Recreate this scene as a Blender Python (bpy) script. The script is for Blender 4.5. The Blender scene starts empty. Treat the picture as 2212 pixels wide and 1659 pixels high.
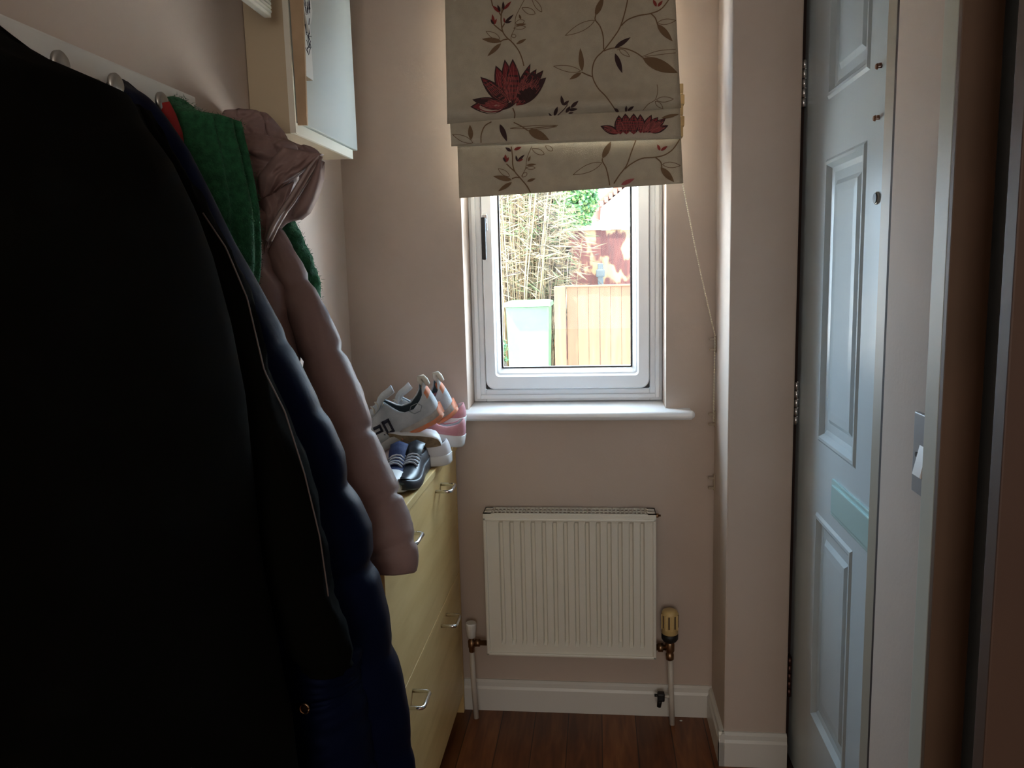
import bpy, bmesh, math, random
from mathutils import Vector, Matrix, noise
random.seed(7)
S = bpy.context.scene
COL = S.collection
PI = math.pi
# ------------------------------------------------------------------ camera
FPX, EYE = 1700.0, 1.27
def _axes():
    dy = Vector((1290-1106, -(583-829.5), -FPX)).normalized()
    dz = -Vector((1420-1106, -(12800-829.5), -FPX)).normalized()
    dz = (dz - dy*dz.dot(dy)).normalized()
    return dy.cross(dz), dy, dz
AX, AY, AZ = _axes()
RW = Matrix((AX, AY, AZ))                      # world = RW @ camera
cam_d = bpy.data.cameras.new('camera'); cam = bpy.data.objects.new('camera', cam_d); COL.objects.link(cam)
cam_d.sensor_width = 36; cam_d.lens = FPX/2212*36; cam_d.clip_start = .02; cam_d.clip_end = 200
cam.matrix_world = Matrix.Translation((0, 0, EYE)) @ RW.to_4x4()
S.camera = cam
def at(px, py, ax, v):                          # point of the photo on the plane axis=v
    d = RW @ Vector((px-1106, -(py-829.5), -FPX)); o = Vector((0, 0, EYE))
    return o + d*((v-o[ax])/d[ax])
def proj(p):
    c = RW.transposed() @ (Vector(p)-Vector((0, 0, EYE)))
    return 1106-c.x*FPX/c.z, 829.5+c.y*FPX/c.z
# ------------------------------------------------------------------ light
S.view_settings.view_transform = 'Standard'; S.view_settings.look = 'None'
S.view_settings.gamma = 1; S.view_settings.use_curve_mapping = False
S.view_settings.exposure = 1.22
w = bpy.data.worlds.new('sky'); S.world = w; w.use_nodes = True
nt = w.node_tree; bg = nt.nodes['Background']
sky = nt.nodes.new('ShaderNodeTexSky'); sky.sky_type = 'HOSEK_WILKIE'; sky.turbidity = 3.0
sky.sun_direction = Vector((-.52, -.16, .84)).normalized(); sky.ground_albedo = .3
mixn = nt.nodes.new('ShaderNodeMix'); mixn.data_type = 'RGBA'
mixn.inputs[0].default_value = .75; mixn.inputs[7].default_value = (.60, .82, 1.0, 1)
nt.links.new(sky.outputs[0], mixn.inputs[6]); nt.links.new(mixn.outputs[2], bg.inputs[0])
bg.inputs[1].default_value = 9.0
sl = bpy.data.lights.new('sun', 'SUN'); sl.energy = 32; sl.angle = math.radians(.8); sl.color = (1, .93, .8)
so = bpy.data.objects.new('sun', sl); COL.objects.link(so)
so.rotation_euler = Vector((-.52, -.16, .84)).to_track_quat('Z', 'Y').to_euler()
pl = bpy.data.lights.new('window_portal', 'AREA'); pl.shape = 'RECTANGLE'; pl.size = .60; pl.size_y = 1.2
pl.cycles.is_portal = True
po = bpy.data.objects.new('window_portal', pl); COL.objects.link(po)
po.location = (-.09, 2.44, 1.43); po.rotation_euler = (-PI/2, 0, 0)
# unseen fill light added in a closed rear niche, standing in for next-room daylight
rl = bpy.data.lights.new('rear_fill', 'AREA'); rl.shape = 'RECTANGLE'; rl.size = .95; rl.size_y = 1.2; rl.energy = 7.4; rl.color = (1, .94, .86)
ro = bpy.data.objects.new('rear_fill', rl); COL.objects.link(ro); ro.location = (.05, -2.15, 1.38); ro.rotation_euler = (PI/2, 0, 0)
# ------------------------------------------------------------------ materials
def mat(name, col, rough=.6, metal=0, col2=None, scale=8, bump=0, bscale=60, spec=.5, stretch=None, sheen=0, detail=4, contrast=None, transl=0):
    m = bpy.data.materials.new(name); m.use_nodes = True
    n = m.node_tree.nodes; l = m.node_tree.links; b = n['Principled BSDF']
    b.inputs['Base Color'].default_value = (*col, 1); b.inputs['Roughness'].default_value = rough
    b.inputs['Metallic'].default_value = metal; b.inputs['Specular IOR Level'].default_value = spec
    if sheen:
        b.inputs['Sheen Weight'].default_value = sheen; b.inputs['Sheen Roughness'].default_value = .5
        b.inputs['Sheen Tint'].default_value = (*[min(1, c*3+.1) for c in col], 1)
    tc = n.new('ShaderNodeTexCoord'); mp = n.new('ShaderNodeMapping')
    l.new(tc.outputs['Object'], mp.inputs[0])
    if stretch: mp.inputs['Scale'].default_value = stretch
    if col2:
        t = n.new('ShaderNodeTexNoise'); t.inputs['Scale'].default_value = scale; t.inputs['Detail'].default_value = detail
        l.new(mp.outputs[0], t.inputs[0])
        r = n.new('ShaderNodeValToRGB'); lo, hi = contrast or (.35, .65)
        r.color_ramp.elements[0].position = lo; r.color_ramp.elements[1].position = hi
        r.color_ramp.elements[0].color = (*col, 1); r.color_ramp.elements[1].color = (*col2, 1)
        l.new(t.outputs[0], r.inputs[0]); l.new(r.outputs[0], b.inputs['Base Color'])
    if bump:
        t2 = n.new('ShaderNodeTexNoise'); t2.inputs['Scale'].default_value = bscale; t2.inputs['Detail'].default_value = 3
        l.new(mp.outputs[0], t2.inputs[0])
        bp = n.new('ShaderNodeBump'); bp.inputs['Strength'].default_value = bump; bp.inputs['Distance'].default_value = .002
        l.new(t2.outputs[0], bp.inputs['Height']); l.new(bp.outputs[0], b.inputs['Normal'])
    if transl:
        tr = n.new('ShaderNodeBsdfTranslucent'); tr.inputs[0].default_value = (*col, 1)
        mx = n.new('ShaderNodeMixShader'); mx.inputs[0].default_value = transl
        l.new(b.outputs[0], mx.inputs[1]); l.new(tr.outputs[0], mx.inputs[2]); l.new(mx.outputs[0], n['Material Output'].inputs[0])
    return m
M_wall = mat('wall_paint', (.56, .46, .39), .75, col2=(.59, .485, .415), scale=5, bump=.12, bscale=130)
M_ceil = mat('ceiling_paint', (.75, .73, .7), .8)
M_gloss = mat('white_gloss_paint', (.74, .72, .67), .35, bump=.1, bscale=25)
M_door = mat('door_gloss_paint', (.50, .58, .62), .25, bump=.25, bscale=18, stretch=(1, 1, .15))
M_upvc = mat('white_upvc', (.87, .89, .92), .25)
M_black = mat('black_rubber', (.012, .011, .011), .5)
M_gap = mat('dark_gap_brown', (.03, .012, .008), .8)  # shade colour for the door gaps, also on the threshold
M_chrome = mat('polished_chrome', (.75, .75, .76), .18, 1)
M_brass = mat('aged_brass', (.30, .18, .10), .35, 1)
M_copper = mat('dark_screw_metal', (.20, .09, .05), .4, .8)
M_rad = mat('radiator_enamel', (.80, .77, .68), .35, bump=.05, bscale=40)
M_pipe = mat('painted_pipe', (.66, .60, .52), .45)
M_trv = mat('aged_cream_plastic', (.66, .47, .20), .4)
M_capw = mat('white_plastic_cap', (.90, .88, .84), .4)
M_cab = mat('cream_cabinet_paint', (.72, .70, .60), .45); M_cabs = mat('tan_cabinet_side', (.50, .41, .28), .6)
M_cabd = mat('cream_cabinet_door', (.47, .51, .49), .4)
M_mdf = mat('raw_fibreboard', (.40, .28, .17), .8, col2=(.45, .32, .2), scale=30)
M_paper = mat('off_white_card', (.75, .76, .74), .6)
M_ink = mat('dark_ink', (.03, .03, .05), .6)
M_steel = mat('brushed_steel_hook', (.42, .42, .40), .32, 1)
M_switch = mat('grey_switch_plate', (.33, .34, .36), .35)
M_rocker = mat('white_rocker', (.8, .8, .8), .3)
M_bead = mat('cream_bead_plastic', (.80, .72, .55), .4)
M_cleat = mat('clear_tan_plastic', (.45, .36, .27), .25)

def wood(name, c1, c2, c3, sc, rough, stretch, planks=None):
    m = bpy.data.materials.new(name); m.use_nodes = True
    n = m.node_tree.nodes; l = m.node_tree.links; b = n['Principled BSDF']; b.inputs['Roughness'].default_value = rough
    tc = n.new('ShaderNodeTexCoord'); mp = n.new('ShaderNodeMapping'); mp.inputs['Scale'].default_value = stretch
    l.new(tc.outputs['Object'], mp.inputs[0])
    t = n.new('ShaderNodeTexNoise'); t.inputs['Scale'].default_value = sc; t.inputs['Detail'].default_value = 7; t.inputs['Distortion'].default_value = .6
    l.new(mp.outputs[0], t.inputs[0])
    r = n.new('ShaderNodeValToRGB'); e = r.color_ramp.elements
    e[0].position = .3; e[0].color = (*c1, 1); e[1].position = .72; e[1].color = (*c3, 1); k = e.new(.5); k.color = (*c2, 1)
    l.new(t.outputs[0], r.inputs[0])
    if planks:
        br = n.new('ShaderNodeTexBrick'); br.inputs['Scale'].default_value = 1
        br.inputs['Brick Width'].default_value = planks[1]; br.inputs['Row Height'].default_value = planks[0]
        br.inputs['Mortar Size'].default_value = .0015; br.inputs['Color1'].default_value = (1, 1, 1, 1)
        br.inputs['Color2'].default_value = (.62, .58, .55, 1); br.inputs['Mortar'].default_value = (.2, .15, .12, 1)
        m2 = n.new('ShaderNodeMapping'); m2.inputs['Rotation'].default_value = (0, 0, PI/2); l.new(tc.outputs['Object'], m2.inputs[0])
        l.new(m2.outputs[0], br.inputs[0])
        mx = n.new('ShaderNodeMix'); mx.data_type = 'RGBA'; mx.blend_type = 'MULTIPLY'; mx.inputs[0].default_value = 1
        l.new(r.outputs[0], mx.inputs[6]); l.new(br.outputs[0], mx.inputs[7]); l.new(mx.outputs[2], b.inputs['Base Color'])
    else:
        l.new(r.outputs[0], b.inputs['Base Color'])
    return m
M_floor = wood('brown_plank_floor', (.13, .036, .009), (.21, .065, .016), (.31, .115, .034), 5, .38, (9, .9, 1), (.095, .9))
M_beech = wood('beech_veneer', (.66, .45, .18), (.73, .52, .225), (.79, .58, .27), 3, .4, (8, 1, 8))
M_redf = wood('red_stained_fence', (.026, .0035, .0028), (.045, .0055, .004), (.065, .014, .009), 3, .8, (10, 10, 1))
# dappled sun painted into the red stain as pale noise patches
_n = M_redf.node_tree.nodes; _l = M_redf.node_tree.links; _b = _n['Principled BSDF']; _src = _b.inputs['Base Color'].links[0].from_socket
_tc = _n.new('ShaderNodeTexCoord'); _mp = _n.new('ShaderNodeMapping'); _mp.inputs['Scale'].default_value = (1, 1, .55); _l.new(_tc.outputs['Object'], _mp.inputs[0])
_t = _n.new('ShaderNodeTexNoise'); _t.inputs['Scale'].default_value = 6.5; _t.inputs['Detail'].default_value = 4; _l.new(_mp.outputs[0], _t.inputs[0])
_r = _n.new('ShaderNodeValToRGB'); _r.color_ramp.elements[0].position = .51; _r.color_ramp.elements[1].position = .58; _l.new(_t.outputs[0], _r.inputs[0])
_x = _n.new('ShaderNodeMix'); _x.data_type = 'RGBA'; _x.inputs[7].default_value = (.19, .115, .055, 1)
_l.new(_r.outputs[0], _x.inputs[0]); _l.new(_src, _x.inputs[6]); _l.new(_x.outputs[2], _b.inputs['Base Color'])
M_orf = wood('orange_fence_boards', (.070, .030, .012), (.086, .038, .015), (.100, .052, .024), 2.5, .8, (9, 9, .8))

M_gl = bpy.data.materials.new('window_glass'); M_gl.use_nodes = True
_n = M_gl.node_tree.nodes; _l = M_gl.node_tree.links; _n.remove(_n['Principled BSDF'])
_t = _n.new('ShaderNodeBsdfTransparent'); _g = _n.new('ShaderNodeBsdfGlossy'); _g.inputs['Roughness'].default_value = .02
_m = _n.new('ShaderNodeMixShader'); _m.inputs[0].default_value = .01
_l.new(_t.outputs[0], _m.inputs[1]); _l.new(_g.outputs[0], _m.inputs[2]); _l.new(_m.outputs[0], _n['Material Output'].inputs[0])
# ------------------------------------------------------------------ mesh helpers
def bm_box(bm, a, b, bev=0, mi=0):
    a, b = [min(p, q) for p, q in zip(a, b)], [max(p, q) for p, q in zip(a, b)]
    r = bmesh.ops.create_cube(bm, size=1)
    for v in r['verts']:
        v.co = Vector([(a[i]+b[i])/2 + v.co[i]*(b[i]-a[i]) for i in range(3)])
    fs = {f for v in r['verts'] for f in v.link_faces}
    for f in fs: f.material_index = mi
    if bev:
        es = list({e for v in r['verts'] for e in v.link_edges})
        rr = bmesh.ops.bevel(bm, geom=es, offset=bev, segments=2, affect='EDGES', profile=.6)
        for f in rr['faces']: f.material_index = mi
def bm_tube(bm, pts, rad, seg=10, mi=0, cap=True):
    pts = [Vector(p) for p in pts]; N = len(pts)
    if not isinstance(rad, (list, tuple)): rad = [rad]*N
    rings = []; up = None
    for i, p in enumerate(pts):
        t = (pts[min(i+1, N-1)]-pts[max(i-1, 0)]).normalized()
        if up is None:
            up = t.orthogonal().normalized()
        u = (up - t*up.dot(t))
        u = u.normalized() if u.length > 1e-6 else t.orthogonal().normalized()
        up = u; v = t.cross(u)
        rings.append([bm.verts.new(p + (u*math.cos(2*PI*k/seg)+v*math.sin(2*PI*k/seg))*rad[i]) for k in range(seg)])
    for i in range(N-1):
        for k in range(seg):
            f = bm.faces.new((rings[i][k], rings[i][(k+1) % seg], rings[i+1][(k+1) % seg], rings[i+1][k])); f.smooth = True; f.material_index = mi
    if cap:
        for q in (rings[0][::-1], rings[-1]):
            f = bm.faces.new(q); f.material_index = mi
def bm_lathe(bm, c, prof, seg=20, axis=2, mi=0):
    """prof: list of (radius, height) along axis from c"""
    c = Vector(c); rings = []
    e = [Vector((1, 0, 0)), Vector((0, 1, 0)), Vector((0, 0, 1))]; A = e[axis]; U = e[(axis+1) % 3]; V = e[(axis+2) % 3]
    for r, h in prof:
        rings.append([bm.verts.new(c+A*h+(U*math.cos(2*PI*k/seg)+V*math.sin(2*PI*k/seg))*max(r, 1e-4)) for k in range(seg)])
    for i in range(len(rings)-1):
        for k in range(seg):
            f = bm.faces.new((rings[i][k], rings[i][(k+1) % seg], rings[i+1][(k+1) % seg], rings[i+1][k])); f.smooth = True; f.material_index = mi
    for q in (rings[0][::-1], rings[-1]):
        f = bm.faces.new(q); f.material_index = mi
def bm_prism(bm, poly, v0, mi=0):
    """extrude polygon (list of Vector) by v0"""
    a = [bm.verts.new(Vector(p)) for p in poly]; b = [bm.verts.new(Vector(p)+Vector(v0)) for p in poly]
    f = bm.faces.new(a); f.material_index = mi
    f = bm.faces.new(b[::-1]); f.material_index = mi
    n = len(poly)
    for i in range(n):
        f = bm.faces.new((a[i], b[i], b[(i+1) % n], a[(i+1) % n])); f.material_index = mi
def obj(name, bm, mats, parent=None, smooth=False, recalc=True):
    if recalc: bmesh.ops.recalc_face_normals(bm, faces=bm.faces)
    me = bpy.data.meshes.new(name); bm.to_mesh(me); bm.free()
    for m in (mats if isinstance(mats, (list, tuple)) else [mats]): me.materials.append(m)
    if smooth: me.polygons.foreach_set('use_smooth', [True]*len(me.polygons))
    o = bpy.data.objects.new(name, me); COL.objects.link(o)
    if parent:
        o.parent = parent
        o.matrix_parent_inverse = parent.matrix_basis.inverted()
    return o
def box(name, a, b, m, parent=None, bev=0):
    bm = bmesh.new(); bm_box(bm, a, b, bev); return obj(name, bm, m, parent)
def boxes(name, lst, m, parent=None, bev=0):
    bm = bmesh.new()
    for a, b in lst: bm_box(bm, a, b, bev)
    return obj(name, bm, m, parent)
def struct(o): o['kind'] = 'structure'; return o
def thing(name, label, cat, loc=(0, 0, 0), rot=(0, 0, 0), group=None):
    o = bpy.data.objects.new(name, None); COL.objects.link(o); o.empty_display_size = .05
    o.location = loc; o.rotation_euler = rot; o['label'] = label; o['category'] = cat
    if group: o['group'] = group
    return o
def tag(o, label, cat, group=None):
    o['label'] = label; o['category'] = cat
    if group: o['group'] = group
    return o
# ------------------------------------------------------------------ setting
YW, XL, XR, XN = 2.1415, -.69, .311, .42
CH = 2.42
struct(boxes('floor', [((-.95, -2.2, -.06), (1.5, 2.45, 0))], M_floor))
struct(boxes('ceiling', [((-.95, -2.2, CH), (1.5, 2.45, CH+.1))], M_ceil))
WX0, WX1, WZ0, WZ1 = -.363, .182, .868, 2.02
struct(boxes('wall_back', [((-.95, YW, 0), (WX0, 2.43, CH)), ((WX1, YW, 0), (XR+.3, 2.43, CH)), ((WX0, YW, 0), (WX1, 2.43, WZ0)), ((WX0, YW, WZ1), (WX1, 2.43, CH))], M_wall))
struct(boxes('wall_left', [((-.95, -2.2, 0), (XL, YW, CH))], M_wall))
struct(boxes('wall_front', [((XL, -2.2, 0), (-.45, -2.1, CH)), ((.55, -2.2, 0), (1.5, -2.1, CH)), ((-.45, -2.2, 2.0), (.55, -2.1, CH)), ((-.95, -2.3, -.06), (1.5, -2.2, CH+.1))], M_wall))
# right wall: the boxed-in post beside the window, the pier with the light switch, the outer skin
bm = bmesh.new()
bm_box(bm, (XR, 1.92, 0), (.466, YW, CH), .004)
bm_box(bm, (.466, 1.975, 0), (.62, YW, CH))
bm_box(bm, (XN, .987, 0), (.453, 1.205, CH), .002)
bm_box(bm, (.453, 1.06, 0), (.62, 1.2, CH))
bm_box(bm, (.62, -2.1, 0), (.9, 2.43, CH))
bm_box(bm, (.44, .93, 2.03), (.62, 2.0, CH))
struct(obj('wall_right', bm, M_wall))
# skirting
def skirt(name, p, q, inward, h=.092, t=.014):
    p, q, n = Vector(p), Vector(q), Vector(inward)
    prof = [(0, 0), (t, 0), (t, h*.72), (t*.75, h*.8), (t*.7, h*.93), (t*.35, h), (0, h)]
    bm = bmesh.new(); bm_prism(bm, [p+n*a+Vector((0, 0, b)) for a, b in prof], q-p)
    return struct(obj(name, bm, M_gloss))
skirt('baseboard_back', (-.40, YW, 0), (XR, YW, 0), (0, -1, 0))
bm = bmesh.new()
for p, q, n in (((XR, YW-.014, 0), (XR, 1.906, 0), (-1, 0, 0)), ((XR-.014, 1.92, 0), (.466, 1.92, 0), (0, -1, 0))):
    p, q, n = Vector(p), Vector(q), Vector(n); h, t = .09, .014
    bm_prism(bm, [p+n*a+Vector((0, 0, b)) for a, b in [(0, 0), (t, 0), (t, h*.72), (t*.75, h*.8), (t*.7, h*.93), (t*.35, h), (0, h)]], q-p)
struct(obj('baseboard_right', bm, M_gloss))
# doorway trim nearest to the camera
M_tr = mat('olive_white_trim_paint', (.50, .49, .42), .5); M_trsh = mat('shaded_trim_face', (.10, .055, .03), .6, col2=(.13, .07, .04), scale=4)
struct(boxes('trim_1', [((.408, .986, 0), (.453, 1.026, 2.1))], M_tr, bev=.002))
struct(boxes('trim_shade_slab', [((.408, .976, 0), (.453, .986, 2.1))], M_trsh, bev=.001))  # dark brown slab paints the shade on the trim's near face
struct(boxes('trim_3', [((.438, 1.245, 0), (.479, 1.30, 2.03))], mat('aged_frame_paint', (.36, .31, .24), .5)))
struct(boxes('gap_shade_strip', [((.4215, 1.205, 0), (.46, 1.216, 2.03))], M_gap))  # dark strip paints the shadow line at the door frame edge

# ------------------------------------------------------------------ window
win = bpy.data.objects.new('window_1', None); COL.objects.link(win); win.location = (-.09, 2.25, WZ0); win['kind'] = 'structure'
def ring(bm, x0, x1, z0, z1, wd, y0, y1, bev=.004):
    bm_box(bm, (x0, y0, z0), (x0+wd, y1, z1), bev); bm_box(bm, (x1-wd, y0, z0), (x1, y1, z1), bev)
    bm_box(bm, (x0+wd-.001, y0, z0), (x1-wd+.001, y1, z0+wd), bev); bm_box(bm, (x0+wd-.001, y0, z1-wd), (x1-wd+.001, y1, z1), bev)
FX0, FX1, FZ0, FZ1 = -.3625, .1815, .896, 2.02
bm = bmesh.new(); ring(bm, FX0, FX1, FZ0, FZ1, .036, 2.255, 2.32); ring(bm, FX0+.008, FX1-.008, FZ0+.008, FZ1-.008, .013, 2.247, 2.26, .003)
obj('frame', bm, M_upvc, win)
def rrect(x0, x1, z0, z1, r, n=6):
    P = []
    for cx, cz, a in ((x1-r, z1-r, 0), (x0+r, z1-r, 90), (x0+r, z0+r, 180), (x1-r, z0+r, 270)):
        for k in range(n+1):
            t = math.radians(a+90*k/n); P.append((cx+r*math.cos(t), cz+r*math.sin(t)))
    return P
def rring(bm, o, i, prof):
    """sash: loops interpolated between outer o and inner i outlines; prof (s,y)"""
    L = []
    for s, y in prof:
        L.append([bm.verts.new((a[0]+(b[0]-a[0])*s, y, a[1]+(b[1]-a[1])*s)) for a, b in zip(o, i)])
    n = len(o)
    for a, b in zip(L, L[1:]+L[:1]):
        for k in range(n):
            f = bm.faces.new((a[k], a[(k+1) % n], b[(k+1) % n], b[k])); f.smooth = False
o_ = rrect(-.324, .144, .934, 1.98, .026); i_ = rrect(-.278, .096, .994, 1.92, .002)
bm = bmesh.new(); rring(bm, o_, i_, [(0, 2.30), (0, 2.243), (.06, 2.236), (.62, 2.236), (.70, 2.243), (.78, 2.246), (.95, 2.258), (1, 2.262), (1, 2.30)])
obj('sash', bm, M_upvc, win)
bm = bmesh.new(); o2 = rrect(-.3265, .1455, .9325, 1.984, .004)
rring(bm, o2, rrect(-.30, .12, .96, 1.95, .004), [(0, 2.256), (0, 2.2545), (1, 2.2545), (1, 2.256)]); obj('dark_gap_line', bm, M_black, win)
bm = bmesh.new(); rring(bm, rrect(-.279, .097, .993, 1.921, .002), rrect(-.2745, .0925, .9965, 1.917, .002), [(0, 2.266), (0, 2.260), (1, 2.260), (1, 2.266)]); obj('gasket', bm, M_black, win)
box('glass', (-.279, 2.272, .99), (.097, 2.276, 1.925), M_gl, win)
# sill board with a rounded nose
bm = bmesh.new(); zt, th = .895, .024
prof = [(2.30, zt), (2.105, zt-.004)] + [(2.105-math.sin(a)*.012, zt-.004-th/2+math.cos(a)*th/2) for a in [PI*k/8 for k in range(1, 8)]] + [(2.105, zt-.004-th), (2.1413, zt-.004-th), (2.1413, zt-.004-th), (2.30, zt-.028)]
prof = [p for i, p in enumerate(prof) if i == 0 or p != prof[i-1]]
def sill(bm, x0, x1, pr): bm_prism(bm, [Vector((x0, y, z)) for y, z in pr], (x1-x0, 0, 0))
sill(bm, -.362, .181, prof)
pf = [p for p in prof if p[0] < 2.1414]
pf = [(2.1413, zt-.002)]+pf[0:]
sill(bm, -.425, -.362, pf); sill(bm, .181, .246, pf)
bm_lathe(bm, (.246, 2.117, zt-.004-th/2), [(th/2, 0), (th/2*.95, .004), (th/2*.6, .009), (.001, .0105)], 16, 0)
obj('window_sill', bm, mat('sill_gloss_white', (.88, .90, .92), .25), win)
hb = bmesh.new(); hp = at(1047, 480, 1, 2.232)
bm_box(hb, (hp.x-.008, 2.222, hp.z-.025), (hp.x+.008, 2.237, hp.z+.022), .003, 0)
bm_lathe(hb, (hp.x, 2.215, hp.z+.003), [(.008, 0), (.008, .01)], 14, 1, 0)
obj('handle_plate', hb, M_chrome, win)
hb = bmesh.new(); bm_box(hb, (hp.x-.006, 2.200, hp.z-.105), (hp.x+.006, 2.214, hp.z+.012), .004)
h1 = obj('handle', hb, M_black, win)
# ------------------------------------------------------------------ front door
door = bpy.data.objects.new('door_1', None); COL.objects.link(door); door.location = (.5, 1.955, 0); door['kind'] = 'structure'
DX, DY0, DY1, DZ1 = .48, .935, 1.955, 2.0
bm = bmesh.new(); bm_box(bm, (DX+.013, DY0, .012), (DX+.045, DY1, DZ1))
cols = [(1.757, 1.505), (1.385, 1.133)]; rows = [(.237, .725), (.886, 1.486), (1.606, 1.86)]
# stiles / rails as a grid of flat pieces around the panels
ys = [DY1, 1.757, 1.505, 1.385, 1.133, DY0]; zs = [.012, .237, .725, .886, 1.486, 1.606, 1.86, DZ1]
for i in range(5):
    for j in range(7):
        if i in (1, 3) and j in (1, 3, 5): continue
        bm_box(bm, (DX, ys[i+1], zs[j]), (DX+.014, ys[i], zs[j+1]))
bmesh.ops.remove_doubles(bm, verts=bm.verts, dist=1e-5)
leaf = obj('leaf', bm, M_door, door)
for ya, yb in cols:
    for za, zb in rows:
        bm = bmesh.new()
        # ogee moulding then raised field
        steps = [(0, 0), (.006, -.004), (.012, -.004), (.020, .006), (.030, .009), (.048, .009), (.058, .003), (.075, .002)]
        L = []
        for d, dx in steps:
            L.append([bm.verts.new((DX+dx, y, z)) for y, z in ((ya-d, za+d), (yb+d, za+d), (yb+d, zb-d), (ya-d, zb-d))])
        for a, b in zip(L, L[1:]):
            for k in range(4): bm.faces.new((a[k], a[(k+1) % 4], b[(k+1) % 4], b[k]))
        bm.faces.new(L[-1]); obj('panel', bm, M_door, door)
bm = bmesh.new()
bm_box(bm, (DX-.004, 1.25, .755), (DX+.001, 1.64, .832), .002); bm_box(bm, (DX-.008, 1.262, .765), (DX-.003, 1.628, .822), .002)
obj('letter_plate', bm, mat('pale_blue_green_plate', (.42, .62, .63), .3, .2), door)
for z in (1.678, .94, .237):
    bm = bmesh.new()
    for k in range(5):
        bm_lathe(bm, (DX-.007, 1.932, z-.052+k*.021), [(.0055, 0), (.0055, .0195)], 12)
    bm_box(bm, (DX-.006, 1.93, z-.052), (DX-.002, 1.948, z+.052))
    obj('hinge', bm, M_chrome if z > .5 else mat('dark_hinge', (.12, .06, .05), .4, .8), door)
for px, py in ((1905, 143), (1900, 255)):
    p = at(px, py, 0, DX); bm = bmesh.new()
    bm_lathe(bm, (DX-.010, p.y, p.z), [(.004, 0), (.0055, .003), (.003, .004), (.003, .011)], 10, 0)
    bm_box(bm, (DX-.008, p.y-.012, p.z-.002), (DX-.004, p.y, p.z+.003)); obj('screw', bm, M_copper, door)
p = at(1896, 428, 0, DX); bm = bmesh.new()
bm_lathe(bm, (DX-.004, p.y, p.z), [(.0085, 0), (.011, .001), (.011, .005)], 18, 0, 1); bm_lathe(bm, (DX-.0055, p.y, p.z), [(.009, 0), (.009, .002)], 16, 0, 0)
obj('peephole', bm, [M_black, M_steel], door)
box('dark_gap_line', (.467, 1.955, .0), (.48, 1.974, 2.02), M_gap, door);  # dark brown strip paints the shade in the hinge-side gap
box('threshold', (.47, .935, 0), (.62, 1.975, .012), M_gap, door)
# inner door leaf, close on the right
d2 = struct(boxes('door_2', [((.42, .855, .008), (1.12, .88, 2.0))], mat('dark_brown_door_face', (.10, .055, .035), .6, col2=(.085, .045, .03), scale=3), bev=.002))
# ------------------------------------------------------------------ light switch
p0 = at(1986, 888, 0, XN)
sw = thing('light_switch', 'grey metal light switch plate with white rocker on the wall beside the doorway', 'light switch', (XN, 1.03, 1.02))
box('plate', (XN-.006, 1.027, .968), (XN, p0.y, p0.z), M_switch, sw, .0015)
bm = bmesh.new(); bm_prism(bm, [Vector((XN-.006, 1.048, .992)), Vector((XN-.006, 1.028, .992)), Vector((XN-.006, 1.028, 1.034))], (0, 0, 0.0)) if False else bm_prism(bm, [Vector((XN-.006, 1.027, .992)), Vector((XN-.006, 1.027, 1.034)), Vector((XN-.014, 1.027, .996))], (0, .024, 0))
obj('rocker', bm, M_rocker, sw)
bm = bmesh.new(); bm_lathe(bm, (XN-.0075, 1.058, 1.02), [(.0035, 0), (.0035, .002)], 12, 0); obj('screw', bm, M_black, sw)
# ------------------------------------------------------------------ radiator
rad = thing('radiator', 'white single panel radiator on the wall below the window', 'radiator', (-.083, 2.12, .2))
RX0, RX1, RZ0, RZ1, RY = -.3185, .150, .208, .632, 2.06
n = 14; bm = bmesh.new()
xs = [RX0+.006]; dep = [0.0]; pw = (.135+.278)/n
for k in range(n):
    a = -.277+k*pw; c = a+pw*.44
    xs += [a, a+pw*.10, c-pw*.10+0, c]; dep += [0, .013, .013, 0]
xs.append(RX1-.006); dep.append(0)
zz = [(RZ0+.004, 0), (.238, 0), (.250, 1), (.588, 1), (.598, 0), (RZ1-.03, 0)]
G = [[bm.verts.new((x, RY+.002-.0*d+(d*s), z)) for x, d in zip(xs, dep)] for z, s in zz]
for a, b in zip(G, G[1:]):
    for k in range(len(xs)-1): bm.faces.new((a[k], a[k+1], b[k+1], b[k]))
for z0, z1 in ((RZ0, RZ0+.008), (RZ1-.034, RZ1-.026)): bm_box(bm, (RX0, RY-.004, z0), (RX1, RY+.014, z1), .003)
for x0, x1 in ((RX0, RX0+.009), (RX1-.009, RX1)): bm_box(bm, (x0, RY-.004, RZ0), (x1, RY+.014, RZ1-.026), .003)
bm_box(bm, (RX0+.004, RY+.0155, RZ0+.004), (RX1-.004, RY+.03, RZ1-.05))
obj('panel', bm, M_rad, rad)
bm = bmesh.new()
gy0, gy1, gz = RY+.003, RY+.062, .618
for x0, x1, y0, y1 in ((RX0, RX1, gy0, gy0+.007), (RX0, RX1, gy1-.007, gy1), (RX0, RX0+.022, gy0, gy1), (RX1-.022, RX1, gy0, gy1), (RX0, RX1, (gy0+gy1)/2-.002, (gy0+gy1)/2+.002)):
    bm_box(bm, (x0, y0, gz-.004), (x1, y1, gz))
ng = 38
for k in range(ng):
    x = RX0+.022+(RX1-RX0-.044)*(k+.5)/ng
    bm_box(bm, (x-.0022, gy0+.004, gz-.003), (x+.0022, gy1-.004, gz))
bm_box(bm, (RX0, gy0-.004, .6045), (RX1, gy0+.001, gz-.001), .001)
obj('top_grille', bm, M_rad, rad)
box('grille_shade_box', (RX0+.012, gy0+.03-.002, RZ0+.03), (RX1-.012, gy1-.006, .585), mat('shadowed_fins', (.10, .09, .075), .8), rad)  # dark box paints the shadow inside, below the grille
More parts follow.
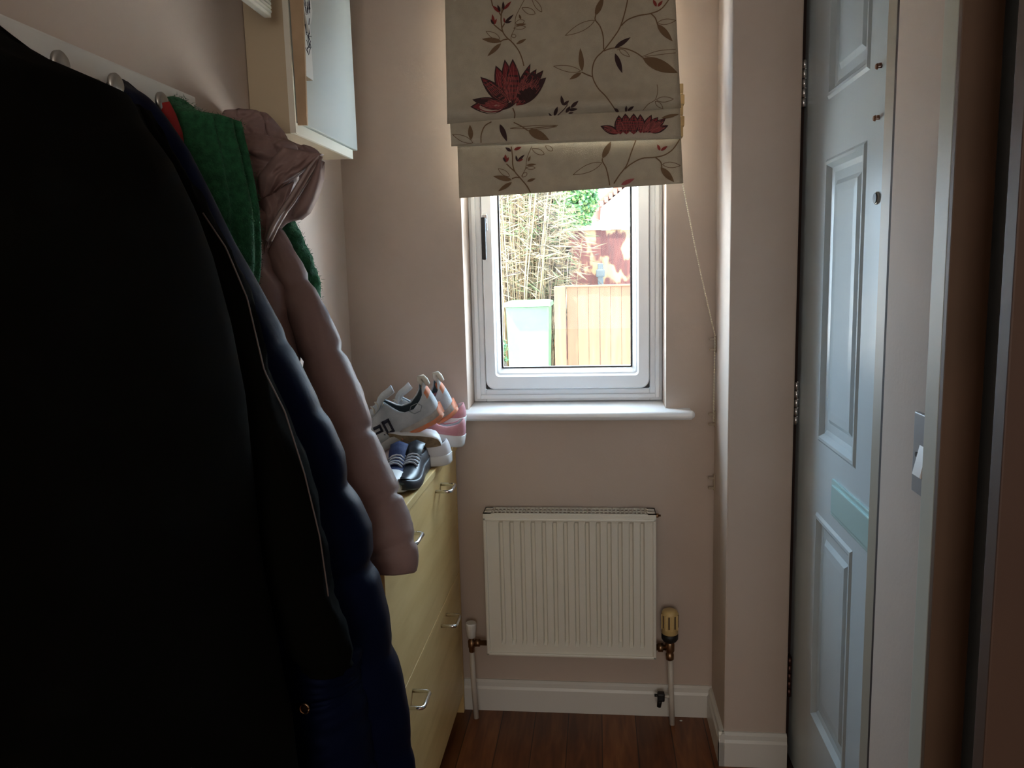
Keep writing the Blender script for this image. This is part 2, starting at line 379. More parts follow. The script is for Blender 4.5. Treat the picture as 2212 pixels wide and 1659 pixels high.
boxes('side_panel', [((RX0, gy0, RZ0+.02), (RX0+.002, gy1, gz)), ], M_rad, rad); boxes('side_panel', [((RX1-.002, gy0, RZ0+.02), (RX1, gy1, gz))], M_rad, rad)
bm = bmesh.new(); bm_lathe(bm, (RX1, RY+.03, .607), [(.006, 0), (.006, .008), (.003, .009), (.003, .014)], 10, 0); obj('bleed_valve', bm, M_brass, rad)
for x in (-.22, .05): box('wall_bracket', (x-.012, RY+.03, .26), (x+.012, YW, .56), M_gloss, rad)
# left valve
v = at(1018, 1365, 1, 2.09)
lv = thing('lockshield_valve', 'small radiator valve with white cap at the lower left of the radiator', 'radiator valve', (v.x, 2.09, 0))
bm = bmesh.new(); bm_lathe(bm, (v.x, 2.09, .243), [(.009, 0), (.0125, .002), (.016, .040), (.0145, .045)], 20); obj('cap', bm, M_capw, lv)
bm = bmesh.new(); bm_lathe(bm, (v.x, 2.09, .198), [(.006, 0), (.0085, .004), (.0085, .014), (.0105, .018), (.0105, .036), (.007, .038), (.007, .046)], 12)
bm_lathe(bm, (v.x, 2.09, .228), [(.007, 0), (.007, .010), (.011, .011), (.011, .024), (.0075, .025), (.0075, RX0-v.x)], 12, 0); obj('body', bm, M_brass, lv)
bm = bmesh.new(); bm_tube(bm, [(v.x, 2.09, .20), (v.x+.001, 2.09, .12), (v.x+.007, 2.085, .0)], .0075, 12); obj('pipe', bm, M_pipe, lv)
# right valve
v = at(1447, 1340, 1, 2.09)
rv = thing('thermostatic_valve', 'radiator valve with yellowed ridged dial head at the lower right of the radiator', 'radiator valve', (v.x, 2.09, 0))
bm = bmesh.new(); bm_lathe(bm, (v.x, 2.09, .268), [(.018, 0), (.0225, .004), (.0225, .060), (.020, .068), (.012, .072), (.001, .072)], 24)
for k in range(8):
    a = 2*PI*k/8+.2; bm_box(bm, (v.x+math.cos(a)*.0215-.003, 2.09+math.sin(a)*.0215-.003, .285), (v.x+math.cos(a)*.0215+.003, 2.09+math.sin(a)*.0215+.003, .328), .001)
obj('dial_head', bm, M_trv, rv)
bm = bmesh.new()
for k in range(8):
    a = 2*PI*(k+.5)/8+.2; bm_box(bm, (v.x+math.cos(a)*.0215-.0022, 2.09+math.sin(a)*.0215-.0022, .29), (v.x+math.cos(a)*.0215+.0022, 2.09+math.sin(a)*.0215+.0022, .326), .0008)
obj('grip_slot', bm, mat('dark_slot', (.10, .06, .03), .7), rv)
bm = bmesh.new(); bm_lathe(bm, (v.x, 2.09, .246), [(.014, 0), (.0185, .003), (.023, .010), (.023, .022), (.020, .026)], 20); obj('collar', bm, M_black, rv)
bm = bmesh.new(); bm_lathe(bm, (v.x, 2.09, .192), [(.008, 0), (.0115, .003), (.0115, .018), (.009, .02), (.013, .028), (.013, .048), (.010, .056)], 14)
bm_lathe(bm, (RX1, 2.09, .228), [(.009, 0), (.009, .006), (.0125, .007), (.0125, .02), (.008, .021), (.008, v.x-RX1)], 12, 0); obj('body', bm, M_brass, rv)
bm = bmesh.new(); bm_tube(bm, [(v.x+.001, 2.09, .20), (v.x+.004, 2.09, .1), (v.x+.007, 2.088, 0)], .0075, 12); 
bm_tube(bm, [(v.x+.004, 2.09, .083), (v.x-.014, 2.09, .083)], .005, 8); obj('pipe', bm, M_pipe, rv)
bm = bmesh.new(); bm_box(bm, (v.x-.034, 2.08, .070), (v.x-.014, 2.10, .094), .004); bm_tube(bm, [(v.x-.026, 2.09, .08), (v.x-.030, 2.088, .052)], [.008, .006], 10); bm_tube(bm, [(v.x-.03, 2.09, .085), (v.x-.042, 2.09, .085)], .004, 8)
obj('drain_cock', bm, M_black, rv)
bm = bmesh.new(); q = at(1488, 1545, 2, .002); bmesh.ops.create_icosphere(bm, subdivisions=1, radius=.0028, matrix=Matrix.Translation((.222, 2.105, .0022)) @ Matrix.Diagonal((1.6, 1, .7, 1)))
tag(obj('paper_scrap', bm, M_paper), 'tiny white scrap on the floor by the right end of the back skirting', 'scrap')
# ------------------------------------------------------------------ roman blind
YA = {'A': (2.075, 2.045), 'B': (2.062, 2.052), 'C': (2.082, 2.072)}
EDG = {  # section: left edge (x,y)->(x,y), right edge
    'A': ((960, -70), (966, 268), (1455.5, -70), (1471, 233)),
    'B': ((972, 262), (975, 314), (1469, 226), (1471, 297)),
    'C': ((988, 316), (992, 428), (1471, 296), (1476, 396))}
def bsurf(sec, u, v_, off=0):
    L0, L1, R0, R1 = EDG[sec]
    lx, ly = L0[0]+(L1[0]-L0[0])*v_, L0[1]+(L1[1]-L0[1])*v_
    rx, ry = R0[0]+(R1[0]-R0[0])*v_, R0[1]+(R1[1]-R0[1])*v_
    px, py = lx+(rx-lx)*u, ly+(ry-ly)*u
    y0, y1 = YA[sec]; y = y0+(y1-y0)*v_
    amp = .0035 if sec == 'A' else .002
    y += amp*math.sin(u*5.1+v_*3+ord(sec)) + amp*.7*math.sin(v_*9+u*2.3)
    if sec == 'A':
        y -= .014*math.exp(-((v_-.92)/.05)**2)
        if v_ > .945: y += (v_-.945)/.055*.020
    if sec == 'B' and v_ > .8: y += (v_-.8)/.2*.010
    if sec == 'C': y -= .003*math.exp(-((v_-.9)/.05)**2)
    return at(px, py, 1, y+off)
def b_inv(sec, px, py):
    L0, L1, R0, R1 = EDG[sec]; u, v_ = .5, .5
    for _ in range(12):
        lx = L0[0]+(L1[0]-L0[0])*v_; rx = R0[0]+(R1[0]-R0[0])*v_; u = (px-lx)/(rx-lx)
        t = L0[1]+(R0[1]-L0[1])*u; b = L1[1]+(R1[1]-L1[1])*u; v_ = (py-t)/(b-t)
    return u, v_
blind = thing('roman_blind', 'cream roman blind with dark red flowers and brown trailing stems, half drawn over the window', 'blind', (-.09, 2.13, 2.1))
M_fab = mat('cream_linen', (.41, .345, .26), .85, col2=(.45, .38, .29), scale=40, bump=.5, bscale=500, transl=.09)
M_f = [M_fab, mat('print_brown', (.15, .085, .04), .85), mat('print_maroon', (.17, .014, .018), .85), mat('print_dark', (.035, .012, .012), .85), mat('print_rose', (.33, .08, .075), .85), mat('print_red', (.20, .02, .015), .85)]
bms = {}
for sec, (nu, nv) in {'A': (40, 60), 'B': (40, 14), 'C': (40, 24)}.items():
    bm = bmesh.new()
    F = [[bm.verts.new(bsurf(sec, i/nu, j/nv)) for i in range(nu+1)] for j in range(nv+1)]
    B = [[bm.verts.new(Vector(bsurf(sec, i/nu, j/nv, .003))) for i in range(nu+1)] for j in range(nv+1)]
    for g in (F, B):
        for j in range(nv):
            for i in range(nu):
                f = bm.faces.new((g[j][i], g[j][i+1], g[j+1][i+1], g[j+1][i])); f.smooth = True
    rim = [(0, i) for i in range(nu)]
    for j in range(nv):
        for i in (0, nu): bm.faces.new((F[j][i], F[j+1][i], B[j+1][i], B[j][i]))
    for i in range(nu):
        for j in (0, nv): bm.faces.new((F[j][i], F[j][i+1], B[j][i+1], B[j][i]))
    bms[sec] = bm
def zpt(x, y): return 980+x/3.858, y/3.858
def secof(py, px):
    u = (px-970)/500
    if py < 268-35*u: return 'A'
    if py < 315-18*u: return 'B'
    return 'C'
def bpoly(sec, pts, mi, off=-.0014):
    P = []
    for x, y in pts:
        u, v_ = b_inv(sec, *zpt(x, y)); 
        if u > 1.002 or u < -.002 : u = min(1, max(0, u))
        P.append(bms[sec].verts.new(bsurf(sec, u, min(1, max(0, v_)), off)))
    try:
        f = bms[sec].faces.new(P); f.material_index = mi
    except ValueError: pass
LAY = [0]
def bleaf(a, b, wd, mi=1, sec=None, outline=False, bend=0):
    LAY[0] += 1; off = -.0010-.000004*LAY[0]
    a, b = Vector((*a, 0)), Vector((*b, 0)); d = b-a; nrm = Vector((-d.y, d.x, 0)).normalized()
    if sec is None: sec = secof(zpt(a.x, a.y)[1], zpt(a.x, a.y)[0])
    N = 9; up, dn = [], []
    for k in range(N+1):
        t = k/N; w_ = wd/2*math.sin(PI*t**.85)**.9*(1 if t < .97 else .3)
        c = a+d*t+nrm*bend*math.sin(PI*t)
        up.append(c+nrm*w_); dn.append(c-nrm*w_)
    if outline:
        bstroke([(p.x, p.y) for p in up], 5, mi, sec); bstroke([(p.x, p.y) for p in dn], 5, mi, sec); return
    for k in range(N):
        bpoly(sec, [(p.x, p.y) for p in (up[k], up[k+1], dn[k+1], dn[k])], mi, off)
def bstroke(pts, wd=9, mi=1, sec=None, lift=0):
    LAY[0] += 1; off = -.0010-.000004*LAY[0]-lift
    pts = [Vector((*p, 0)) for p in pts]; S2 = []
    n = len(pts)
    for i in range(n-1):
        p0, p1, p2, p3 = pts[max(i-1, 0)], pts[i], pts[i+1], pts[min(i+2, n-1)]
        for k in range(5):
            t = k/5; S2.append(.5*((2*p1)+(p2-p0)*t+(2*p0-5*p1+4*p2-p3)*t*t+(3*p1-p0-3*p2+p3)*t**3))
    S2.append(pts[-1])
    if sec is None: sec = secof(zpt(pts[n//2].x, pts[n//2].y)[1], zpt(pts[n//2].x, pts[n//2].y)[0])
    E = []
    for i, p in enumerate(S2):
        d = (S2[min(i+1, len(S2)-1)]-S2[max(i-1, 0)]); nr = Vector((-d.y, d.x, 0)).normalized()
        E.append((p+nr*wd/2, p-nr*wd/2))
    for i in range(len(E)-1):
        bpoly(sec, [(q.x, q.y) for q in (E[i][0], E[i+1][0], E[i+1][1], E[i][1])], mi, off)
# --- upper section
A = 'A'
for s in [[(405, 60), (395, 150), (400, 220), (410, 265), (440, 310), (490, 355), (540, 420), (570, 490), (585, 550)], [(455, 325), (415, 332), (385, 350)], [(410, 265), (370, 235), (335, 205)], [(400, 235), (425, 195)], [(395, 130), (380, 105)], [(400, 110), (412, 80)],
          [(300, -60), (325, 50)],
          [(1465, -80), (1430, 90), (1385, 230), (1320, 330), (1250, 420), (1190, 480), (1160, 550), (1158, 640), (1200, 730), (1265, 800), (1310, 860), (1350, 920)],
          [(1830, -60), (1740, 65), (1650, 110), (1540, 130), (1450, 165), (1395, 215)], [(1185, 125), (1180, 165), (1220, 220), (1245, 300), (1250, 410)],
          [(1640, 110), (1680, 150), (1700, 210)], [(1250, 425), (1330, 400), (1430, 405), (1520, 440), (1590, 490)], [(1158, 640), (1110, 622), (1065, 600)],
          [(492, 900), (510, 950), (503, 1005)], [(525, 365), (560, 350)]]: bstroke(s, 10, 1, A)
for s in [[(610, -40), (545, 80), (515, 150), (510, 230), (480, 300), (478, 345)], [(1570, 930), (1620, 870), (1680, 830), (1700, 760), (1695, 705)], [(1575, 470), (1700, 425), (1850, 410)], [(1590, 472), (1720, 455), (1850, 440)], [(1360, 415), (1380, 412)]]: bstroke(s, 5, 1, A)
for a, b, wd, mi in [((400, 345), (235, 325), 45, 1), ((395, 360), (280, 470), 36, 1), ((525, 365), (605, 325), 26, 1), ((1180, 130), (1250, -30), 50, 1), ((1695, 200), (1825, 345), 55, 1), ((1575, 485), (1868, 608), 100, 1), ((1340, 400), (1475, 310), 38, 3), ((1345, 445), (1405, 610), 44, 3), ((1070, 595), (1055, 400), 44, 1), ((1065, 605), (965, 662), 34, 1),
                     ((385, 105), (322, 45), 26, 5), ((388, 100), (365, 40), 22, 3), ((415, 85), (412, 10), 22, 3), ((418, 80), (480, 10), 24, 5), ((335, 205), (322, 118), 26, 5), ((335, 205), (308, 160), 20, 3), ((338, 205), (358, 155), 18, 5), ((425, 190), (500, 120), 22, 3), ((425, 190), (418, 145), 16, 5), ((430, 190), (485, 178), 18, 3),
                     ((1690, 55), (1662, -5), 26, 5), ((1700, 55), (1742, 5), 24, 5),
                     ((912, 880), (895, 795), 28, 3), ((915, 878), (962, 838), 26, 3), ((935, 940), (972, 885), 28, 3), ((975, 898), (1040, 840), 30, 3), ((955, 918), (1032, 908), 26, 3), ((838, 968), (866, 888), 30, 3), ((832, 992), (790, 940), 18, 3), ((955, 945), (1000, 938), 16, 3),
                     ((1375, 935), (1338, 902), 26, 3), ((1435, 935), (1440, 880), 22, 3), ((1448, 925), (1503, 885), 24, 3), ((560, 160), (545, 120), 18, 1), ((515, 210), (605, 200), 22, 1)]: bleaf(a, b, wd, mi, A)
bstroke([(830, 995), (880, 950), (925, 905), (950, 870)], 7, 3, A)
for a, b, wd in [((385, 325), (270, 262), 46), ((680, 115), (568, 65), 50), ((735, 100), (650, -20), 40), ((590, 175), (510, 195), 40), ((600, 225), (500, 235), 30), ((1175, 170), (930, 296), 62), ((1060, 592), (832, 552), 50), ((1380, 410), (1467, 472), 36), ((1700, 190), (1852, 170), 44), ((1690, 832), (1832, 825), 44), ((1680, 845), (1745, 905), 34), ((520, 300), (480, 300), 30)]: bleaf(a, b, wd, 1, A, True)
def flower(petals, sec):
    for a, b, wd in petals:
        bleaf(a, b, wd+10, 3, sec); bleaf(Vector(a), Vector(b)*.94+Vector(a)*.06, wd-12, 2, sec)
    for a, b, wd in petals:
        for q in (-.34, -.24, -.15, -.05, .05, .15, .25, .34):
            av, bv = Vector(a), Vector(b); d = bv-av; nn = Vector((-d.y, d.x)).normalized()*wd
            t0 = random.uniform(.0, .25); t1 = random.uniform(.55, .85)
            bstroke([tuple(av+d*t0+nn*q*.5), tuple(av+d*(t0+t1)/2+nn*q*1.1), tuple(av+d*t1+nn*q*.7)], 3.0, 4, sec, .0007)
flower([((510, 860), (640, 530), 70), ((520, 850), (690, 575), 100), ((520, 860), (748, 585), 95), ((520, 880), (772, 645), 110), ((460, 870), (222, 640), 105), ((460, 850), (350, 545), 115), ((440, 890), (155, 830), 90), ((450, 880), (138, 890), 120), ((480, 850), (425, 495), 105), ((500, 870), (492, 490), 120)], A)
bleaf((400, 915), (545, 830), 40, 3, A)
# --- middle section
for a, b, wd, mi in [((145, 1165), (135, 1040), 42, 1), ((385, 1035), (445, 1180), 44, 3), ((620, 1085), (795, 1165), 75, 1), ((1730, 985), (1880, 950), 30, 1)]: bleaf(a, b, wd, mi, 'B')
for s in [[(315, 1015), (260, 1050), (230, 1120), (228, 1190)], [(500, 1020), (560, 1050), (620, 1090)]]: bstroke(s, 9, 1, 'B')
for a, b, wd in [((160, 1190), (-10, 1120), 50), ((470, 1070), (870, 1045), 20), ((640, 1075), (860, 1055), 16)]: bleaf(a, b, wd, 1, 'B', True)
flower([((1380, 1110), (1222, 1050), 60), ((1390, 1120), (1375, 960), 80), ((1440, 1120), (1430, 945), 90), ((1500, 1120), (1500, 945), 90), ((1560, 1110), (1555, 950), 70), ((1580, 1110), (1650, 955), 60), ((1600, 1105), (1705, 975), 70), ((1620, 1105), (1768, 985), 60), ((1640, 1105), (1790, 1045), 50)], 'B')
# --- lower section
C_ = 'C'
for s in [[(480, 1222), (490, 1300), (492, 1370), (510, 1430), (560, 1490), (610, 1550), (640, 1605)], [(440, 1365), (475, 1400), (510, 1430)], [(555, 1483), (520, 1478), (485, 1490)], [(1240, 1320), (1240, 1345), (1270, 1400), (1290, 1480), (1300, 1545)], [(1520, 1165), (1480, 1270), (1440, 1380), (1380, 1460), (1335, 1530)], [(1890, 1150), (1830, 1240), (1760, 1290), (1680, 1310), (1570, 1320), (1480, 1365), (1425, 1410)], [(1680, 1310), (1725, 1350), (1735, 1400)]]: bstroke(s, 10, 1, C_)
bstroke([(650, 1222), (610, 1320), (600, 1400), (565, 1470)], 5, 1, C_)
for a, b, wd, mi in [((485, 1500), (328, 1468), 42, 1), ((485, 1518), (370, 1595), 34, 1), ((612, 1512), (682, 1488), 24, 1), ((1240, 1320), (1312, 1178), 50, 1), ((1725, 1395), (1838, 1518), 55, 1), ((435, 1355), (430, 1285), 26, 5), ((433, 1350), (412, 1310), 18, 3), ((440, 1350), (458, 1310), 18, 5), ((530, 1345), (518, 1295), 18, 3), ((530, 1345), (592, 1288), 22, 3), ((535, 1345), (580, 1325), 16, 5), ((480, 1262), (430, 1228), 26, 3), ((502, 1250), (565, 1225), 26, 5), ((1720, 1255), (1698, 1203), 24, 5), ((1726, 1255), (1782, 1218), 24, 5), ((1395, 1540), (1508, 1488), 36, 4), ((620, 1345), (640, 1300), 18, 1), ((605, 1378), (690, 1368), 20, 1)]: bleaf(a, b, wd, mi, C_)
for a, b, wd in [((465, 1470), (370, 1405), 40), ((755, 1285), (650, 1240), 44), ((825, 1255), (765, 1215), 36), ((680, 1400), (600, 1400), 24), ((1235, 1355), (995, 1457), 62), ((1740, 1370), (1890, 1380), 46), ((610, 1440), (570, 1475), 30)]: bleaf(a, b, wd, 1, C_, True)
for sec in 'ABC':
    o = obj({'A': 'fabric', 'B': 'fabric_fold', 'C': 'fabric_hem'}[sec], bms[sec], M_f, blind, recalc=False)
bm = bmesh.new(); L, R = bsurf('A', 0, 0), bsurf('A', 1, 0)
bm_box(bm, (L.x, 2.078, 1.985), (R.x, YW-.001, 2.03), .002); obj('head_rail', bm, M_fab, blind)
bm = bmesh.new(); 
for sec, v_, r in (('A', .985, .0022), ('B', .97, .003), ('B', 1.02, .0025)):
    bm_tube(bm, [bsurf(sec, k/20, v_, .008)+Vector((0, 0, .001)) for k in range(21)], r, 6)
obj('fold_tuck', bm, M_fab, blind)
bm = bmesh.new(); a = at(1471, 184, 1, 2.09)
for k in range(5): bm_box(bm, (a.x-.006+(k % 2)*.002, 2.07, a.z-.026*k-.024), (a.x+.004+(k % 2)*.003, 2.10, a.z-.026*k), .002)
obj('cord_pocket', bm, mat('tan_cord_tape', (.42, .27, .12), .8), blind)
# bead chain
P0 = at(1474, 392, 1, 2.09); P1 = Vector((XR-.006, 2.105, at(1540, 722, 0, XR-.006).z))
bm = bmesh.new(); pth = []
for k in range(81):
    t = k/80; p = P0.lerp(P1, t); p.z -= .012*math.sin(PI*t); pth.append(p)
for k, p in enumerate(pth):
    bmesh.ops.create_icosphere(bm, subdivisions=1, radius=.0021, matrix=Matrix.Translation(p))
bm_tube(bm, pth, .0006, 5)
zb = .862
for dy in (0, .012):
    q = [P1.lerp(Vector((XR-.006, 2.122-dy, zb)), k/30) for k in range(31)]
    bm_tube(bm, q, .0008, 5)
    for p in q: bmesh.ops.create_icosphere(bm, subdivisions=1, radius=.0019, matrix=Matrix.Translation(p))
tag(obj('bead_chain', bm, M_bead), 'cream bead pull chain hanging from the blind to the wall at its right', 'chain')
for (px, py), lb in (((1543, 742), 'uppermost small plastic chain clip on the narrow wall right of the window'), ((1539, 900), 'middle small plastic chain clip, level with the window sill, right of the window'), ((1540, 1040), 'lowest small plastic chain clip, level with the top of the radiator')):
    p = at(px, py, 0, XR-.004); y = min(p.y, 2.122); bm = bmesh.new()
    bm_box(bm, (XR-.004, y-.012, p.z-.022), (XR, y+.006, p.z+.022), .0015)
    bm_box(bm, (XR-.018, y-.010, p.z-.018), (XR-.003, y+.002, p.z-.012), .001); bm_box(bm, (XR-.018, y-.010, p.z+.010), (XR-.003, y+.002, p.z+.016), .001)
    tag(obj('chain_clip', bm, M_cleat), lb, 'clip', 'chain clips beside the window')
# ------------------------------------------------------------------ shoe cabinet
CX1, CY0, CY1, CZ = -.40, 1.365, 2.126, .80
cabi = thing('shoe_cabinet', 'pale beech shoe cabinet with chrome handles standing below the coats', 'cabinet', (-.545, 1.71, 0))
boxes('body', [((XL+.015, CY0+.016, .05), (CX1-.022, CY1-.016, CZ-.018)), ((XL+.015, CY0, 0), (CX1-.02, CY0+.016, CZ-.018)), ((XL+.015, CY1-.016, 0), (CX1+.0, CY1, CZ-.018)), ((XL+.04, CY0+.016, 0), (CX1-.05, CY1-.016, .05))], M_beech, cabi)
box('top', (XL+.005, CY0-.004, CZ-.018), (CX1+.004, CY1+.004, CZ), M_beech, cabi, .002)
for z0, z1 in ((.4325, .779), (.062, .4305)):
    dr = box('drawer_front', (CX1-.019, CY0+.002, z0), (CX1, CY1-.018, z1), M_beech, cabi, .0015)
    for yc in (1.875, 1.50):
        zc = z1-.037; bm = bmesh.new(); hw = .033
        bm_tube(bm, [(CX1-.001, yc-hw, zc), (CX1+.030, yc-hw, zc), (CX1+.0355, yc-hw+.002, zc), (CX1+.038, yc-hw+.007, zc), (CX1+.038, yc+hw-.007, zc), (CX1+.0355, yc+hw-.002, zc), (CX1+.030, yc+hw, zc), (CX1-.001, yc+hw, zc)], .0042, 10)
        obj('handle', bm, M_chrome, dr)
# ------------------------------------------------------------------ wall cabinet and what hangs on it
wc = thing('wall_cabinet', 'narrow cream wall cabinet with a tall white door, mounted high on the left wall', 'cabinet', (-.64, 1.77, 1.555))
box('body', (XL+.001, 1.575, 1.556), (-.602, 1.945, 2.25), M_cabs, wc, .002); box('bottom_edge', (-.6015, 1.577, 1.5555), (-.5945, 1.945, 1.577), M_cab, wc, .001)
box('door', (-.602, 1.585, 1.578), (-.588, 1.965, 2.25), M_cabd, wc, .002)
box('side_frame', (-.606, 1.570, 1.556), (-.594, 1.5755, 2.25), M_cab, wc)
p = at(640, 268, 1, 1.56)
b1 = box('wooden_slat', (at(632, 100, 1, 1.552).x, 1.548, p.z), (at(660, 200, 1, 1.552).x, 1.553, 2.25), M_mdf, wc, .001) if False else None
wp = thing('hanging_board', 'flat brown fibreboard strip hanging on the near edge of the white cabinet door', 'board', (-.57, 1.56, 1.6))
# the strip follows the photo: narrow, hung slightly out of plumb
bm = bmesh.new(); yy = 1.562
P = [at(x, y, 1, yy) for x, y in ((622, -60), (652, -60), (663, 270), (643, 270))]
bm_prism(bm, P, (0, .006, 0)); obj('strip', bm, M_mdf, wp)
pc = thing('hanging_picture', 'unframed white picture with dark inked sketch hanging on the cabinet door', 'picture', (-.575, 1.66, 1.7))
bm = bmesh.new(); z0 = at(668, 164, 1, 1.64).z
z0 = at(672, 163, 1, 1.588).z; bm_box(bm, (-.588, 1.588, z0), (-.5735, 1.630, 2.2), .001); obj('canvas', bm, [M_mdf], pc)
bm = bmesh.new(); bm_box(bm, (-.5735, 1.588, z0), (-.573, 1.630, 2.2)); obj('front', bm, M_paper, pc)
bm = bmesh.new(); random.seed(3)
for cz, n_ in ((1.765, 7), (1.735, 8), (1.83, 8), (1.86, 9), (1.80, 4), (1.90, 9)):
    for k in range(n_):
        y = 1.594+random.random()*.03; z = cz+random.uniform(-.010, .010)
        bm_tube(bm, [(-.5727, y, z), (-.5727, y+random.uniform(-.012, .012), z+random.uniform(-.012, .012)), (-.5727, y+random.uniform(-.014, .014), z+random.uniform(-.018, .018))], .0008, 4)
obj('ink_drawing', bm, M_ink, pc)
ht = thing('hanging_heart', 'small cream heart ornament with inked leaf print hanging at the top of the cabinet door', 'ornament', (-.555, 1.6, 1.75))
bm = bmesh.new(); zc = at(664, 40, 1, 1.61).z; hp_ = []
for k in range(24):
    t = 2*PI*k/24; hx = 16*math.sin(t)**3; hz = 13*math.cos(t)-5*math.cos(2*t)-2*math.cos(3*t)-math.cos(4*t)
    hp_.append(Vector((-.571, 1.605+hx*.0016, zc+.012+hz*.0024)))
bm_prism(bm, hp_, (.004, 0, 0)); obj('heart', bm, M_paper, ht)
bm = bmesh.new()
for k in range(12):
    y = 1.59+random.random()*.03; z = zc+random.uniform(-.02, .03)
    bm_tube(bm, [(-.5667, y, z), (-.5667, y+random.uniform(-.01, .01), z+.014)], .0009, 4)
obj('print', bm, M_ink, ht)
lb = thing('louvred_box', 'small cream ribbed box at the top edge, between coat rail and wall cabinet', 'box', (-.64, 1.45, 1.8))
zb_ = at(591, 36, 0, -.6).z; yb_ = at(591, 36, 0, -.6).y
boxes('casing', [((-.618, yb_-.20, zb_-.002), (-.604, yb_, 2.1))], M_cab, lb, .002)
boxes('louvre', [((-.604, yb_-.195, zb_+.004+k*.007), (-.600, yb_-.008, zb_+.0085+k*.007)) for k in range(30)], M_cab, lb)
# ------------------------------------------------------------------ coat rail
rk = thing('coat_rail', 'white painted coat rail board with metal hooks on the left wall', 'coat rack', (XL, .9, 1.54))
bz1 = 1.577
box('board', (XL, .25, bz1-.075), (XL+.018, 1.322, bz1), M_gloss, rk, .003)
for y in (.938, 1.05, 1.165, 1.277):
    bm = bmesh.new(); zc = 1.538; x0 = XL+.018
    bm_lathe(bm, (x0, y, zc-.01), [(.015, 0), (.016, .002), (.013, .0045), (.006, .006), (.0055, .024)], 20, 0)
    bm_lathe(bm, (x0+.022, y, zc-.003), [(.010, 0), (.0155, .002), (.0155, .006), (.012, .009), (.004, .0095)], 22, 0)
    bm_tube(bm, [(x0+.004, y, zc-.014), (x0+.010, y, zc-.034), (x0+.022, y, zc-.044), (x0+.030, y, zc-.036)], .0042, 8)
    obj('hook', bm, M_steel, rk)
# ------------------------------------------------------------------ coats
def sil_at(sil, py):
    if py <= sil[0][0]: return sil[0][1]
    for (a, xa), (b, xb) in zip(sil, sil[1:]):
        if py <= b: return xa+(xb-xa)*(py-a)/(b-a)
    return sil[-1][1]
def loft_coat(sil, ztop, zbot, yc, near, far, xw=XL+.02, NZ=70, NT=48, fold=.006, nf=9, quilt=(), qd=.012, cap_round=.03, seed=0, amin=.012, tilt=0):
    """slices hung from the wall; each slice's reach is solved so that its outer edge meets the outline"""
    bm = bmesh.new(); rings = []
    def val(q, t): return q(t) if callable(q) else q
    for i in range(NZ+1):
        t = i/NZ; z = ztop+(zbot-ztop)*t
        ycc, nr, fr = val(yc, t), val(near, t), val(far, t)
        def sl(a):
            P = []
            for k in range(NT+1):
                th = -PI/2+PI*k/NT
                bb = fr if th > 0 else nr
                ct = max(0, math.cos(th)); x = xw+a*ct**.75
                fo = fold*min(1, a/.08)*math.sin(nf*th+2.2*noise.noise((th*1.5, t*2.2, seed))+seed)*ct
                n1 = noise.noise((th*2.2, z*5, seed+3))*fold*1.2*ct
                P.append(Vector((x+fo+n1, ycc+bb*math.sin(th), z)))
            return P
        lo, hi = amin, .62
        for _ in range(18):
            mid = (lo+hi)/2; P = sl(mid)
            g = max(proj(p)[0]-sil_at(sil, proj(p)[1]) for p in P[NT//4:])
            if g > 0: hi = mid
            else: lo = mid
        P = sl((lo+hi)/2)
        # quilting pinch
        pin = 0
        for q in quilt: pin = max(pin, math.exp(-((z-q)/.012)**2))
        puff = 0
        if pin > 0:
            P = [Vector((xw+(p.x-xw)*(1-0)-qd*pin*max(0, math.cos(-PI/2+PI*k/NT)), p.y, p.z)) for k, p in enumerate(P)]
        if cap_round and t < .05: 
            s = math.sqrt(max(0, 1-(1-t/.05)**2)); c0 = Vector((xw, ycc, z)); P = [c0+(p-c0)*(.35+.65*s) for p in P]
        rings.append([bm.verts.new(p) for p in P])
    for a, b in zip(rings, rings[1:]):
        for k in range(NT):
            f = bm.faces.new((a[k], a[k+1], b[k+1], b[k])); f.smooth = True
        f = bm.faces.new((a[NT], a[0], b[0], b[NT]))
    bm.faces.new(rings[0][::-1]); bm.faces.new(rings[-1])
    return bm
def sleeve(path, rads, quilt=(), qd=.010, seg=28, n=70, fold=.004, seed=0, flat=(1, 1)):
    """path of 3D points, radius per point, pinched at quilt parameters"""
    bm = bmesh.new(); pts = [Vector(p) for p in path]; m = len(pts)-1; R = []
    for i in range(n+1):
        s = i/n*m; k = min(int(s), m-1); t = s-k
        p0, p1, p2, p3 = pts[max(k-1, 0)], pts[k], pts[k+1], pts[min(k+2, m)]
        c = .5*((2*p1)+(p2-p0)*t+(2*p0-5*p1+4*p2-p3)*t*t+(3*p1-p0-3*p2+p3)*t**3)
        r = rads[k]+(rads[k+1]-rads[k])*t; u = i/n
        for q in quilt: r -= qd*math.exp(-((u-q)/.010)**2)
        e = min(u, 1-u)/.02
        if e < 1: r *= .55+.45*math.sqrt(max(0, 1-(1-e)**2))
        R.append((c, r))
    rings = []
    for i, (c, r) in enumerate(R):
        tg = (R[min(i+1, n)][0]-R[max(i-1, 0)][0]).normalized(); U = tg.cross(Vector((0, 1, 0))).normalized(); V = tg.cross(U)
        ring_ = []
        for k in range(seg):
            a = 2*PI*k/seg; d = U*math.cos(a)*flat[0]+V*math.sin(a)*flat[1]
            rr = r+fold*noise.noise((a*1.3+seed, i/n*9, seed))+fold*.6*noise.noise((math.cos(a)*3+seed, math.sin(a)*3, i/n*30))
            ring_.append(bm.verts.new(c+d*rr))
        rings.append(ring_)
    for a, b in zip(rings, rings[1:]):
        for k in range(seg):
            f = bm.faces.new((a[k], a[(k+1) % seg], b[(k+1) % seg], b[k])); f.smooth = True
    bm.faces.new(rings[0][::-1]); bm.faces.new(rings[-1])
    return bm
M_blk = mat('black_wool', (.0025, .0025, .0018), .95, spec=.04)
